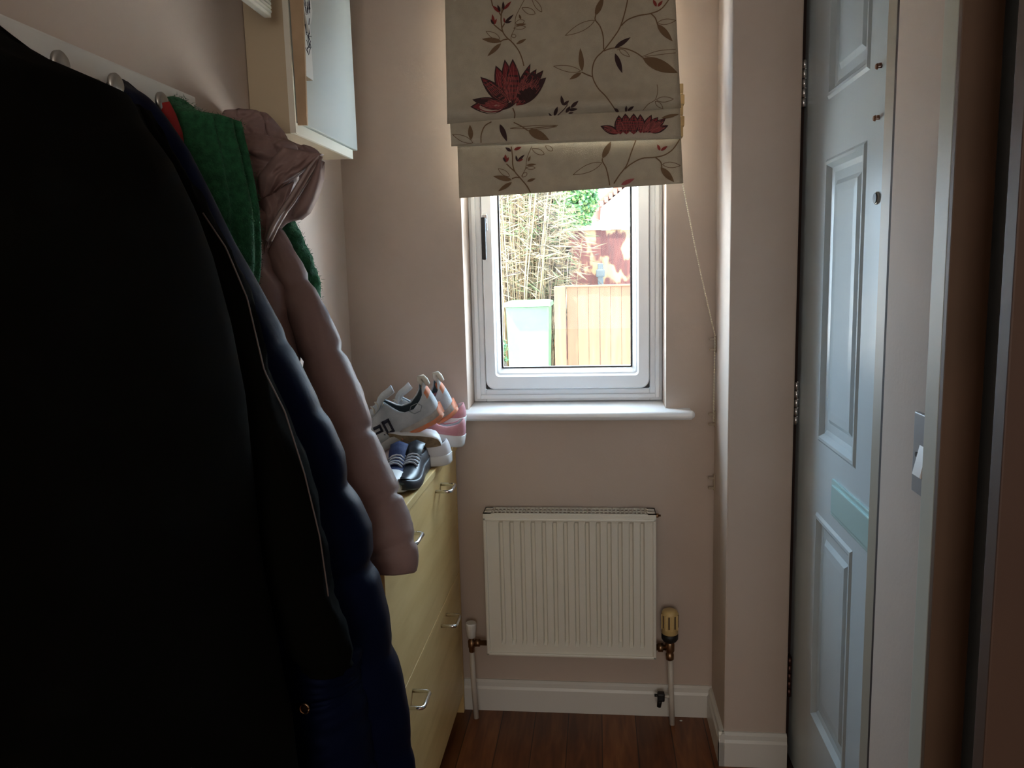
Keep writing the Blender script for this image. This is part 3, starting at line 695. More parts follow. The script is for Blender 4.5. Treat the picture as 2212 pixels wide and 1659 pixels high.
M_piping = mat('brown_piping', (.10, .07, .06), .6)
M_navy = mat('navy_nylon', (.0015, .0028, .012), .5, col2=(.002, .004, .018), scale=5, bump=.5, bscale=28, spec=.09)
M_navy.node_tree.nodes['Principled BSDF'].inputs['Specular Tint'].default_value = (.35, .45, 1, 1)
M_green = mat('green_wool_knit', (.005, .060, .022), .95, col2=(.014, .115, .045), scale=90, bump=1.0, bscale=260, sheen=.35)
M_mauve = mat('mauve_nylon', (.23, .150, .138), .5, col2=(.255, .17, .158), scale=4, bump=.9, bscale=26, spec=.22)
M_mauve2 = mat('mauve_lining', (.36, .27, .25), .6, bump=.4, bscale=40)
M_red = mat('red_strap', (.30, .010, .008), .7)
M_thread = mat('dark_seam_thread', (.03, .02, .02), .8)

# 1 black coat ------------------------------------------------------
bsil = [(50, -30), (55, 20), (62, 44), (95, 62), (130, 112), (155, 172), (185, 240), (205, 285), (225, 302), (290, 328), (350, 372), (460, 425), (560, 462), (700, 500), (850, 530), (1024, 548), (1200, 565), (1380, 600), (1450, 612), (1530, 630), (1659, 645), (2200, 690)]
bc = thing('black_coat', 'long black coat hanging nearest the camera, filling the left of the picture', 'coat', (-.6, .8, 1.54))
bm = loft_coat(bsil, 1.568, .20, .84, lambda t: .10+.42*min(1, t*4), lambda t: .025+.15*min(1, t/.05)**.8, fold=.007, nf=7, seed=1, NZ=110)
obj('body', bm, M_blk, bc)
ssil = [(225, 300), (290, 335), (350, 384), (460, 440), (535, 490), (644, 536), (801, 573), (888, 617), (1024, 660), (1160, 693), (1300, 713), (1346, 727), (1380, 757), (1423, 762), (1440, 755)]
pth = []; rr = []
for py, wpx in ((235, 40), (330, 60), (460, 84), (644, 110), (801, 118), (1024, 130), (1160, 135), (1300, 132), (1400, 118), (1440, 104)):
    y = .955-.0*(py/1440); px = sil_at(ssil, py); hw = wpx*1.0
    p = at(px-hw*.5, py, 1, y); r = (at(px, py, 1, y)-p).length; pth.append(p); rr.append(r)
obj('sleeve', sleeve(pth, rr, fold=.008, seed=4, flat=(1, 1.1)), M_blk, bc)
bm = bmesh.new(); bm_tube(bm, [at(sil_at(ssil, py)-2, py, 1, .955-.012) for py in range(460, 1300, 12)], .0010, 6)
obj('piping', bm, M_piping, bc)
# 2 navy coat ------------------------------------------------------
nsil = [(190, 300), (200, 318), (215, 335), (231, 345), (325, 409), (409, 452), (524, 508), (600, 552), (704, 609), (740, 628), (785, 650), (861, 688), (900, 712), (975, 745), (1035, 753), (1080, 780), (1132, 804), (1187, 807), (1207, 803), (1235, 819), (1319, 841), (1386, 848), (1400, 856), (1454, 870), (1538, 885), (1590, 888), (1605, 893), (1659, 898), (1900, 915)]
nq = [at(600, 735, 1, 1.13).z, at(690, 880, 1, 1.13).z, at(750, 1038, 1, 1.13).z, at(800, 1208, 1, 1.13).z, at(850, 1390, 1, 1.13).z, at(888, 1592, 1, 1.13).z]
nc = thing('navy_padded_coat', 'long navy blue quilted coat hanging between the black coat and the green knit', 'coat', (-.6, 1.16, 1.52))
bm = loft_coat(nsil, 1.555, .38, 1.10, lambda t: .04+.09*min(1, t*3), lambda t: .05+.06*min(1, t*3), fold=.005, nf=6, quilt=nq, qd=.004, seed=2, NZ=220)
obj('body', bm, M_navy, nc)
b2 = [(880, 545), (1024, 562), (1200, 575), (1380, 604), (1440, 616), (1470, 624), (1530, 640), (1659, 700), (1900, 760)]
bm = bmesh.new(); p = at(657, 1531, 1, 1.005)
# front placket overlapping, with a brass press stud
pth = [at(x, y, 1, 1.03) for x, y in ((700, 1380), (690, 1450), (700, 1530), (712, 1659), (720, 1800))]
obj('placket', sleeve(pth, [.055, .06, .064, .068, .07], quilt=(.34, .72), qd=.008, fold=.006, seed=8), M_navy, nc)
px, py = 657, 1531; c = at(px, py, 1, .962)
bm = bmesh.new(); bmesh.ops.create_circle(bm, segments=4, radius=.0001); bm.free(); bm = bmesh.new()
bm_tube(bm, [(c.x+.0062*math.cos(a), c.y, c.z+.0072*math.sin(a)) for a in [2*PI*k/16 for k in range(17)]], .0016, 6)
bm_lathe(bm, (c.x, c.y, c.z), [(.0045, 0), (.0045, .003)], 12, 1); obj('press_stud', bm, mat('warm_brass_stud', (.55, .35, .2), .3, 1), nc)
# 3 red strap
rs = bmesh.new(); pth = [at(x, y, 1, y2) for x, y, y2 in ((352, 222, 1.165), (362, 250, 1.17), (372, 285, 1.185), (384, 330, 1.20))]
bm_tube(rs, pth, [.010, .013, .015, .012], 10); tag(obj('red_strap', rs, M_red), 'red strap hanging from a rail hook between navy coat and green knit', 'strap')
# 4 green knit ------------------------------------------------------
gsil = [(228, 400), (236, 425), (244, 442), (246, 470), (243, 488), (252, 508), (262, 522), (300, 530), (330, 538), (400, 552), (450, 561), (500, 564), (560, 565), (600, 562), (630, 556), (760, 553)]
gk = thing('green_cardigan', 'fuzzy dark green knitted cardigan hanging in front of the mauve padded coat', 'cardigan', (-.62, 1.29, 1.54))
bm = loft_coat(gsil, 1.562, 1.11, 1.26, lambda t: .05+.02*min(1, t*3), .06, fold=.006, nf=11, seed=5, NZ=70, NT=64)
obj('body', bm, M_green, gk)
pth = [at(x, y, 1, 1.56) for x, y in ((602, 470), (622, 520), (646, 570), (664, 618), (668, 670))]
gs = sleeve(pth, [.028, .030, .029, .026, .020], fold=.004, seed=9); obj('sleeve', gs, M_green, gk)
# fibres standing off the knit edges
bm = bmesh.new(); random.seed(11)
def fibre(p, L=.007):
    d = Vector((random.uniform(-.2, 1), random.uniform(-1, .2), random.uniform(-.7, .7))).normalized()*L*random.uniform(.5, 1.3)
    s = Vector((0, 0, .0005)); v = [bm.verts.new(p-s), bm.verts.new(p+s), bm.verts.new(p+d)]; w4 = bm.verts.new(p+Vector((.0005, .0004, 0))); bm.faces.new(v); bm.faces.new((v[0], w4, v[2]))
for o in [x for x in gk.children]:
    vs = [v.co.copy() for v in o.data.vertices]
    for _ in range(2600 if o.name.startswith('body') else 1300):
        p = random.choice(vs)+Vector([random.uniform(-.005, .005) for _ in range(3)])*Vector((.2, 1, 1)).length*.5; fibre(p)
obj('wool_fibres', bm, M_green, gk, recalc=False)
# 5 mauve puffer -----------------------------------------------------
pc_ = thing('mauve_puffer_coat', 'dusty mauve hooded puffer coat hanging last on the rail beside the wall cabinet', 'coat', (-.6, 1.43, 1.5))
rsil = [(505, 604), (545, 640), (585, 663), (625, 683), (675, 710), (730, 736), (790, 762), (850, 787), (900, 803), (940, 815), (1000, 846), (1050, 862), (1100, 882), (1150, 902), (1190, 907), (1215, 897)]
pth, rr = [], []
for py, hw in ((492, 20), (540, 32), (625, 40), (730, 50), (850, 66), (950, 74), (1050, 72), (1120, 68), (1180, 60), (1228, 48)):
    y = 1.39-.12*(py-490)/700
    px = sil_at(rsil, py); q = at(px-hw*.95, py+hw*.25, 1, y); pth.append(q); rr.append(hw/(FPX/y)*.99)
seams = [(638, 614), (697, 738), (745, 861), (795, 996), (842, 1112)]
def arc_u(py): return (py-500)/(1240-500)
obj('sleeve', sleeve(pth, rr, quilt=[.205, .36, .525, .70, .865], qd=.0075, fold=.0045, seed=3), M_mauve, pc_)
bsl = [(470, 590), (545, 578), (575, 592), (620, 616), (680, 634), (740, 646), (790, 652), (900, 690), (1040, 745), (1150, 780)]
obj('body', loft_coat(bsl, 1.40, .86, 1.335, .05, .05, fold=.005, nf=5, seed=6, quilt=[at(600, 585, 1, 1.4).z, at(635, 682, 1, 1.4).z, at(650, 790, 1, 1.4).z], qd=.006), M_mauve, pc_)
hsil = [(232, 560), (236, 570), (250, 584), (265, 600), (285, 616), (300, 626), (308, 645), (314, 660), (322, 684), (330, 694), (345, 693), (370, 692), (400, 688), (430, 678), (455, 667), (472, 655), (480, 640), (484, 622), (500, 604), (520, 590), (560, 572)]
bm = loft_coat(hsil, 1.578, 1.33, 1.44, lambda t: .02+.08*min(1, t*2.5), lambda t: .03+.07*min(1, t*5), fold=.013, nf=7, seed=12, NZ=110, NT=96, amin=.02)
for v in bm.verts:       # crumpled cloth
    n_ = noise.noise(v.co*16)+.6*noise.noise(v.co*38)+.25*noise.noise(v.co*80); 
    if v.co.x > XL+.05: v.co.y -= abs(n_)*.030; v.co.z += noise.noise(v.co*22+Vector((9, 9, 9)))*.006
obj('hood', bm, M_mauve, pc_)
def patch(rowsL, rowsR, dep, bulge, m, name, par, seed=0, th=.012):
    """thick cloth panel between a left and a right edge, bulging and creased"""
    bm = bmesh.new(); NU, NV = 22, 26; F, B = [], []
    def pl_(P, t):
        x = t*(len(P)-1); k = min(int(x), len(P)-2); f = x-k; return P[k][0]+(P[k+1][0]-P[k][0])*f, P[k][1]+(P[k+1][1]-P[k][1])*f
    for j in range(NV+1):
        v_ = j/NV; l, r = pl_(rowsL, v_), pl_(rowsR, v_); a, b = [], []
        for i in range(NU+1):
            u = i/NU; e = math.sin(PI*u)**.6*math.sin(PI*min(1, v_*.96+.02))**.5
            y = dep-bulge*e+.010*noise.noise((u*3.2+seed, v_*2.4, seed))+.004*noise.noise((u*9, v_*8, seed+4))
            x_, y_ = l[0]+(r[0]-l[0])*u, l[1]+(r[1]-l[1])*u
            a.append(bm.verts.new(at(x_, y_, 1, y))); b.append(bm.verts.new(at(x_, y_, 1, y)+Vector((0, th, 0))))
        F.append(a); B.append(b)
    for g, fl in ((F, 0), (B, 1)):
        for j in range(NV):
            for i in range(NU):
                q = (g[j][i], g[j][i+1], g[j+1][i+1], g[j+1][i]); f = bm.faces.new(q); f.smooth = True
    for j in range(NV):
        for i in (0, NU): bm.faces.new((F[j][i], F[j+1][i], B[j+1][i], B[j][i]))
    for i in range(NU):
        for j in (0, NV): bm.faces.new((F[j][i], F[j][i+1], B[j][i+1], B[j][i]))
    return obj(name, bm, m, par)
patch([(610, 318), (582, 348), (556, 382), (558, 432)], [(695, 332), (676, 350), (640, 378), (598, 410)], 1.335, .022, M_mauve, 'hood_flap', pc_, 3)
patch([(556, 425), (560, 470), (564, 520), (566, 560)], [(636, 392), (622, 432), (604, 474), (582, 520)], 1.345, .014, M_mauve, 'hood_flap', pc_, 8)
# hood opening hem with its turned edge and the deep fold above it
def ribbon(pts, wpx, dep, m, name, par, seed=0):
    bm = bmesh.new(); a = []
    for (x, y), w_ in zip(pts, wpx):
        a.append((at(x-w_/2, y-w_*.3, 1, dep), at(x, y, 1, dep-.012), at(x+w_/2, y+w_*.3, 1, dep)))
    R = []
    for tr in a: R.append([bm.verts.new(p) for p in tr]+[bm.verts.new(p+Vector((0, .02, 0))) for p in tr[::-1]])
    for r0, r1 in zip(R, R[1:]):
        for k in range(6):
            f = bm.faces.new((r0[k], r0[(k+1) % 6], r1[(k+1) % 6], r1[k])); f.smooth = True
    bm.faces.new(R[0][::-1]); bm.faces.new(R[-1])
    return obj(name, bm, m, par)
ribbon([(688, 336), (668, 362), (646, 398), (625, 432), (606, 458), (588, 490), (575, 520)], [3, 7, 9, 9, 9, 8, 5], 1.325, M_mauve2, 'hood_hem', pc_)
ribbon([(690, 345), (684, 380), (668, 420), (650, 452), (636, 470)], [6, 16, 22, 24, 14], 1.335, M_mauve, 'hood_hem', pc_)
# dark threads along the quilting of the sleeve
bm = bmesh.new()
for (xa, ya), (xb, yb) in (((614, 622), (664, 606)), ((662, 747), (733, 731)), ((702, 872), (788, 852)), ((752, 1007), (842, 987)), ((806, 1122), (884, 1104))):
    pass
bm.free()
# ------------------------------------------------------------------ shoes
def lerp(a, b, t): return a+(b-a)*t
def interp(tab, t):
    for (a, va), (b, vb) in zip(tab, tab[1:]):
        if t <= b: return va+(vb-va)*((t-a)/(b-a) if b > a else 0)
    return tab[-1][1]
W_TAB = [(0, 0), (.012, .013), (.04, .024), (.10, .031), (.2, .033), (.38, .032), (.55, .040), (.70, .046), (.82, .043), (.91, .034), (.96, .024), (.99, .012), (1, 0)]
def make_shoe(label, cat, mats, name='shoe', L=.27, heel_h=.078, collar=.052, instep=.078, toe=.036, sole_h=(.032, .022), group=None, accents=None, laces=True, wide=1.0, cap=None, logo=False, flare=False, opening=.42):
    """length along +x from heel (0) to toe (L), z up"""
    root = thing(name, label, cat, group=group)
    st = [0, .004, .012, .025, .04, .07, .10, .14, .18, .22, .26, .30, .34, .38, .42, .46, .50, .56, .62, .68, .74, .80, .85, .89, .92, .95, .975, .99, .997, 1]
    W_ = lambda t: interp(W_TAB, t)*wide
    spring = lambda t: .012*max(0, (t-.72)/.28)**2 + .004*max(0, (.12-t)/.12)**2
    stop = lambda t: spring(t)+lerp(sole_h[0], sole_h[1], min(1, t/.7))
    # sole
    bm = bmesh.new(); rings = []
    for t in st:
        w_ = W_(t)*1.0+(.003 if 0 < t < 1 else .0005); z0 = spring(t); z1 = stop(t)
        g = .004 if flare else .001
        x = L*t + (-.006 if t == 0 else 0)*(1 if flare else .3)
        rings.append([bm.verts.new((x, s*w2, z)) for s, w2, z in ((-1, w_*.94, z0), (-1, w_+g, z0+.004), (-1, w_, z1-.002), (-1, w_*.9, z1), (1, w_*.9, z1), (1, w_, z1-.002), (1, w_+g, z0+.004), (1, w_*.94, z0))])
    for a, b in zip(rings, rings[1:]):
        for k in range(8):
            f = bm.faces.new((a[k], a[(k+1) % 8], b[(k+1) % 8], b[k])); f.smooth = k not in (7,)
            if k == 7: f.material_index = 1
            if accents and k in (0, 6, 7): f.material_index = 2 if (k != 7) else 1
            if accents and a[0].co.x < L*.035: f.material_index = 2
    bmesh.ops.remove_doubles(bm, verts=bm.verts, dist=.0003)
    obj('sole', bm, [mats['sole'], mats['under'], mats.get('accent', mats['sole'])], root)
    # upper
    bm = bmesh.new(); H = [(0, heel_h), (.06, heel_h*.97), (.12, lerp(heel_h, collar, .6)), (.22, collar), (.32, collar*1.05), (opening, instep), (.5, instep*.93), (.62, instep*.78), (.74, lerp(instep, toe, .75)), (.86, toe), (.95, toe*.8), (1, toe*.45)]
    K = 9
    def prof(t, off=0):
        w_ = W_(t)*.97+off; h = interp(H, t)-(stop(t)-spring(t))+off; z0 = stop(t)-.004
        o = 1 if t < opening-.05 else max(0, 1-(t-opening+.05)/.10)
        P = []
        for s in (-1, 1):
            side = []
            for k in range(K):
                q = k/(K-1)
                y = w_*((1-o)*math.cos(q*PI/2)**.8+o*(1-.30*q*q+.06*math.sin(q*PI)))
                z = z0+h*((1-o)*math.sin(q*PI/2)+o*q)
                x = L*t + (.010*q*q*(1-min(1, t/.1)) if t < .1 else 0)
                side.append(Vector((x, s*y, z)))
            P.append(side)
        return P
    grid = [[[bm.verts.new(p) for p in side] for side in prof(t)] for t in st]
    for a, b in zip(grid, grid[1:]):
        for s in (0, 1):
            for k in range(K-1):
                q_ = (a[s][k], a[s][k+1], b[s][k+1], b[s][k]); f = bm.faces.new(q_ if s else q_[::-1]); f.smooth = True
                if accents and a[s][k].co.x < L*.06 and k in (5, 6): f.material_index = 2
    bmesh.ops.remove_doubles(bm, verts=bm.verts, dist=.0006)
    up = obj('upper', bm, [mats['upper'], mats['lining'], mats.get('accent', mats['upper'])], root, recalc=False)
    md = up.modifiers.new('thick', 'SOLIDIFY'); md.thickness = .0045; md.offset = -1; md.material_offset = 1; md.use_even_offset = False
    # insole closes the bottom
    bm = bmesh.new(); 
    a_ = [bm.verts.new((L*t, -W_(t)*.9, stop(t)+.003)) for t in st[2:-2]]; b_ = [bm.verts.new((L*t, W_(t)*.9, stop(t)+.003)) for t in st[2:-2]]
    for i in range(len(a_)-1): bm.faces.new((a_[i], a_[i+1], b_[i+1], b_[i]))
    obj('insole', bm, mats['lining'], root)
    # tongue
    bm = bmesh.new(); T = []
    for k in range(8):
        t = lerp(.62, opening-.09, k/7); z = interp(H, max(t, opening))+.002+(.020*(k/7)**1.5 if t < opening+.05 else 0)
        wd = .017+.004*k/7
        T.append([bm.verts.new((L*t-(.006 if k > 5 else 0), y, z-abs(y)*.35+dz)) for y, dz in ((-wd, 0), (-wd*.5, .001), (0, .0015), (wd*.5, .001), (wd, 0))])
    for a, b in zip(T, T[1:]):
        for k in range(4): f = bm.faces.new((a[k], a[k+1], b[k+1], b[k])); f.smooth = True
    tg = obj('tongue', bm, mats.get('tongue', mats['upper']), root); md = tg.modifiers.new('thick', 'SOLIDIFY'); md.thickness = .004
    if laces:
        bm = bmesh.new()
        for k in range(5):
            t = lerp(.64, opening+.02, k/4); z = interp(H, t)+.0045; y = .018
            bm_tube(bm, [(L*t, -y, z-.010), (L*t+.002, -y*.5, z-.002), (L*t, 0, z), (L*t-.002, y*.5, z-.002), (L*t, y, z-.010)], .0022, 6)
        obj('lace', bm, mats.get('lace', mats['lining']), root)
    if cap:
        bm = bmesh.new(); tt = [t for t in st if t >= .72]; g = [prof(t, .0012) for t in tt]
        gg = [[[bm.verts.new(p) for p in side] for side in q] for q in g]
        for a, b in zip(gg, gg[1:]):
            for s in (0, 1):
                for k in range(K-1): f = bm.faces.new((a[s][k], a[s][k+1], b[s][k+1], b[s][k])); f.smooth = True
        bmesh.ops.remove_doubles(bm, verts=bm.verts, dist=.0008); obj('toe_cap', bm, cap, root)
    if accents:
        bm = bmesh.new(); bm_tube(bm, [(.004, 0, heel_h-.012), (.004, 0, heel_h+.002), (.007, 0, heel_h+.012), (.015, 0, heel_h+.014), (.018, 0, heel_h+.004), (.013, 0, heel_h-.008)], [.007, .007, .0065, .0065, .006, .006], 8)
        obj('heel_loop', bm, mats['loop'], root)
        bm = bmesh.new()   # orange sole ribs under the heel
        bm.free()
        for s in (-1, 1):
            bm = bmesh.new(); pr_ = [(L*t, s*(W_(max(.02, t))+.004), .0085+spring(t)) for t in [.01+.03*q for q in range(15)]]
            bm_tube(bm, pr_, .0062, 8); obj('sole_rib', bm, mats['accent'], root)
    if logo:
        bm = bmesh.new()
        def stroke(a, b, w_=.0028):
            (xa, za), (xb, zb2) = a, b; s = -1
            bm_box(bm, (min(xa, xb)-w_, logo_y-.008, min(za, zb2)-w_), (max(xa, xb)+w_, logo_y+.0012, max(za, zb2)+w_), .0005)
        t0 = .46; logo_y = W_(.5)*.965; x0 = L*t0; z0 = .036
        hgt = .030; wd = .014
        # block characters read from heel side: D, two-bar E, and one more bar character toward the toe
        for k, segs in enumerate(([((0, 0), (0, 1)), ((0, 1), (1, 1)), ((0, 0), (1, 0)), ((1, 0), (1, 1))], [((0, 0), (1, 0)), ((0, .5), (1, .5)), ((0, 1), (1, 1)), ((0, .5), (0, 1))], [((0, 0), (1, 0)), ((1, 0), (1, .5)), ((0, .5), (1, .5)), ((0, .5), (0, 1)), ((0, 1), (1, 1))])):
            ox = x0+k*.024
            for (xa, za), (xb, zb2) in segs: stroke((ox+xa*wd, z0+za*hgt*(1-.12*k)), (ox+xb*wd, z0+zb2*hgt*(1-.12*k)))
        obj('side_logo', bm, M_ink, root)
        bm = bmesh.new(); c = Vector((L*.20, (W_(.2)*.97), .062))
        pp = [(c.x+.016*math.cos(a), c.y+.0002, c.z+.013*math.sin(a)) for a in [2*PI*k/6 for k in range(7)]]
        bm_tube(bm, pp, .0011, 5); obj('side_stitching', bm, mats['stitch'], root)
    return root
def place(root, heel, yaw, pitch=0, roll=0):
    """heel = world position of the heel bottom; yaw: heading of the toe, pitch>0 lowers the toe"""
    root.rotation_mode = 'XYZ'
    R = Matrix.Rotation(math.radians(yaw), 4, 'Z') @ Matrix.Rotation(math.radians(pitch), 4, 'Y') @ Matrix.Rotation(math.radians(roll), 4, 'X')
    root.matrix_world = Matrix.Translation(heel) @ R
M_gm = mat('grey_mesh_fabric', (.42, .45, .48), .8, col2=(.60, .62, .64), scale=22, bump=.4, bscale=300)
M_gs = mat('dirty_grey_foam', (.50, .48, .45), .7, col2=(.36, .30, .26), scale=30)
M_or = mat('worn_orange_rubber', (.72, .20, .08), .7, col2=(.55, .25, .15), scale=60)
M_dg = mat('slate_lining', (.085, .12, .14), .9)
M_lp = mat('off_white_webbing', (.60, .56, .48), .8)
M_pk = mat('pink_suede', (.55, .24, .28), .85, col2=(.62, .32, .35), scale=50)
M_ws = mat('white_rubber', (.76, .76, .76), .5)
M_wu = mat('white_canvas', (.72, .72, .76), .7)
M_tan = mat('worn_tan_sole', (.34, .25, .15), .8, col2=(.20, .14, .085), scale=70)
M_nv = mat('navy_canvas', (.012, .025, .10), .8, bump=.4, bscale=200)
M_bl = mat('black_leather', (.018, .024, .034), .35)
M_lace = mat('pale_lace', (.55, .56, .60), .8)
grey = dict(sole=M_gs, under=M_or, upper=M_gm, lining=M_dg, accent=M_or, loop=M_lp, lace=M_lp, tongue=M_gm, stitch=mat('grey_stitch', (.25, .27, .29), .8))
s1 = make_shoe('grey running shoe with black side lettering and orange heel, on top of the nearer shoes', 'shoe', grey, L=.275, name='running_shoe', heel_h=.104, collar=.062, instep=.108, sole_h=(.030, .022), accents=True, logo=True, flare=True, group='pairs of shoes piled on the shoe cabinet')
place(s1, at(957, 893, 1, 1.905), 197, 23, -17)
s2 = make_shoe('grey running shoe with orange heel, behind the lettered one and nearest the window wall', 'shoe', grey, L=.275, name='running_shoe', heel_h=.104, collar=.062, instep=.108, sole_h=(.030, .022), accents=True, flare=True, group='pairs of shoes piled on the shoe cabinet')
place(s2, at(986, 884, 1, 2.02), 205, 24, -10)
pink = dict(sole=M_ws, under=M_ws, upper=M_pk, lining=M_wu)
s3 = make_shoe('pink trainer with thick white sole, second layer of the pile, nearer one of the two', 'shoe', pink, 'trainer', L=.25, heel_h=.072, instep=.075, sole_h=(.030, .026), group='pairs of shoes piled on the shoe cabinet')
place(s3, at(1001, 964, 1, 1.955), 196, -12, 0)
s4 = make_shoe('pink trainer with white sole, the farther one, touching the window sill', 'shoe', pink, 'trainer', L=.25, heel_h=.068, instep=.075, sole_h=(.030, .026), group='pairs of shoes piled on the shoe cabinet')
place(s4, at(1004, 924, 1, 2.045), 200, -8, 0)
white = dict(sole=M_ws, under=M_tan, upper=M_wu, lining=M_wu)
s5 = make_shoe('white canvas shoe standing upright on the cabinet under the pink trainers', 'shoe', white, 'canvas_shoe', L=.26, heel_h=.062, instep=.068, sole_h=(.026, .022), laces=False, group='pairs of shoes piled on the shoe cabinet')
place(s5, Vector((-.366, 1.89, .803)), 193, 0, 0)
s6 = make_shoe('white shoe tipped on its side showing a worn tan sole', 'shoe', white, 'canvas_shoe', L=.26, heel_h=.055, instep=.060, sole_h=(.022, .018), laces=False, wide=.95, group='pairs of shoes piled on the shoe cabinet')
place(s6, at(953, 968, 1, 1.86), 192, -6, 66)
s7 = make_shoe('navy lace-up shoe with white toe pointing at the camera beside the mauve sleeve', 'shoe', dict(sole=M_ws, under=M_ws, upper=M_nv, lining=M_wu, lace=M_lace), 'lace_up_shoe', L=.26, heel_h=.055, instep=.062, toe=.044, wide=.78, cap=M_ws, group='pairs of shoes piled on the shoe cabinet')
place(s7, Vector((-.470, 1.84, .802)), 275, 0, 0)
s8 = make_shoe('black leather shoe with its toe towards the camera at the cabinet edge', 'shoe', dict(sole=M_bl, under=M_bl, upper=M_bl, lining=M_dg, lace=M_lace), 'leather_shoe', L=.26, heel_h=.055, instep=.060, toe=.040, wide=.58, group='pairs of shoes piled on the shoe cabinet')
place(s8, Vector((-.430, 1.86, .802)), 272, 0, 0)
# ------------------------------------------------------------------ garden
GZ = -.15
struct(boxes('ground_outside', [((-12, 2.43, GZ-.1), (12, 30, GZ))], mat('pale_paving', (.55, .53, .49), .9, col2=(.62, .58, .54), scale=3)))
def bm_board(bm, x0, x1, y, z0, z1, t=.018): bm_box(bm, (x0, y, z0), (x1, y+t, z1), .003)
of = thing('orange_fence', 'low pale orange board fence in the garden beside the green bin', 'fence', (0, 7, GZ))
a = at(1197, 620, 1, 7); bm = bmesh.new(); x = a.x+.11
while x < 2.2: bm_board(bm, x, x+.094, 7.0+random.uniform(-.003, .003), GZ+.03, a.z-.006); x += .096
obj('boards', bm, M_orf, of); box('post', (a.x, 6.97, GZ), (a.x+.10, 7.07, a.z+.005), M_orf, of, .004)
box('capping', (a.x+.1, 6.985, a.z-.006), (2.2, 7.04, a.z+.010), M_orf, of, .003)
rf = thing('red_fence', 'tall red stained garden fence with painted sun patches behind the low fence', 'fence', (0, 10, GZ))
zt = at(1300, 497, 1, 10).z; bm = bmesh.new(); x = -3.2
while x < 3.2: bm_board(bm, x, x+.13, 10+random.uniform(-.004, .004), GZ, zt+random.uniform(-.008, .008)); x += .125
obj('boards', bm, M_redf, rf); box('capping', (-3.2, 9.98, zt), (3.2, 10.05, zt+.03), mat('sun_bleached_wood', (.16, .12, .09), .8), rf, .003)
q = at(1297, 590, 1, 9.9); bm = bmesh.new(); bm_box(bm, (q.x-.035, 9.86, GZ), (q.x+.035, 9.93, q.z+.12), .01); bm_box(bm, (q.x-.055, 9.85, q.z-.05), (q.x+.055, 9.94, q.z+.05), .02)
tag(obj('garden_post', bm, mat('weathered_grey_wood', (.045, .055, .058), .8)), 'short grey weathered post standing in front of the red fence', 'post')
# bin
ba, bb_ = at(1090, 652, 1, 8), at(1187, 648, 1, 8)
bi = thing('wheelie_bin', 'pale green wheelie bin with flat lid standing left of the orange fence', 'bin', ((ba.x+bb_.x)/2, 8.2, GZ))
bx0, bx1, bzt = ba.x, bb_.x, ba.z
M_bin = mat('pale_green_plastic', (.055, .125, .055), .4)
bm = bmesh.new()
def frust(bm, z0, z1, i0, i1, y0, y1):
    A_ = [bm.verts.new(v_) for v_ in ((bx0+i0, y0+i0, z0), (bx1-i0, y0+i0, z0), (bx1-i0, y1-i0, z0), (bx0+i0, y1-i0, z0))]
    B_ = [bm.verts.new(v_) for v_ in ((bx0+i1, y0+i1, z1), (bx1-i1, y0+i1, z1), (bx1-i1, y1-i1, z1), (bx0+i1, y1-i1, z1))]
    bm.faces.new(A_[::-1]); bm.faces.new(B_)
    for k in range(4): bm.faces.new((A_[k], A_[(k+1) % 4], B_[(k+1) % 4], B_[k]))
frust(bm, GZ+.06, bzt-.06, .035, .01, 8.0, 8.52); obj('body', bm, M_bin, bi)
bm = bmesh.new(); frust(bm, bzt-.055, bzt-.012, -.012, -.006, 7.98, 8.54); frust(bm, bzt-.012, bzt, .0, .03, 8.0, 8.52)
for o_x in (.02,): pass
obj('lid', bm, M_bin, bi)
bm = bmesh.new(); bm_tube(bm, [(bx0+.02, 8.56, bzt-.03), (bx1-.02, 8.56, bzt-.03)], .015, 8); obj('handle', bm, M_black, bi)
for x in (bx0+.03, bx1-.03):
    bm = bmesh.new(); bm_lathe(bm, (x-.02, 8.46, GZ+.10), [(.06, 0), (.10, .005), (.10, .035), (.06, .04)], 18, 0); obj('wheel', bm, M_black, bi)
# dry bamboo clump
M_st = [mat('straw_cane', (.12, .075, .032), .7, col2=(.07, .045, .02), scale=6), mat('pale_straw', (.17, .13, .07), .7), mat('olive_leaf', (.045, .065, .018), .7), mat('brown_stalk', (.03, .018, .012), .8)]
random.seed(21)
bc_ = thing('bamboo_clump', 'tall dry straw-coloured bamboo clump left of the red fence', 'bamboo', (-1, 8.8, GZ))
bm = bmesh.new(); bml = bmesh.new()
def blade(bm, p, q, w_, mi):
    d = (q-p); s = d.cross(Vector((random.uniform(-.3, .3), 1, random.uniform(-.3, .3)))).normalized()*w_; m_ = p.lerp(q, .45)
    v = [bm.verts.new(p), bm.verts.new(m_+s), bm.verts.new(q), bm.verts.new(m_-s)]; m2 = bm.verts.new(m_+Vector((0, -w_*.4, 0)))
    for tri in ((v[0], v[1], m2), (v[1], v[2], m2), (v[2], v[3], m2), (v[3], v[0], m2)):
        f = bm.faces.new(tri); f.material_index = mi
for k in range(330):
    px = random.triangular(1020, 1235, 1120); dep = random.uniform(8.65, 9.7)
    b = at(px, 800, 1, dep); b.z = GZ
    h_ = random.uniform(1.4, 3.6) if px < 1180 else random.uniform(1.0, 2.1)
    lean = Vector((random.uniform(-.12, .22), random.uniform(-.1, .1), 0))
    t_ = b+lean*h_*.6+Vector((0, 0, h_)); mid = b.lerp(t_, .5)+Vector((-lean.x*.15, 0, 0))
    r = random.uniform(.004, .009)
    bm_tube(bm, [b, mid, t_, t_+Vector((random.uniform(-.1, .35), 0, random.uniform(-.25, .05)))], [r, r*.9, r*.5, .002], 4, random.choice((0, 0, 1, 1, 3)))
obj('canes', bm, M_st, bc_)
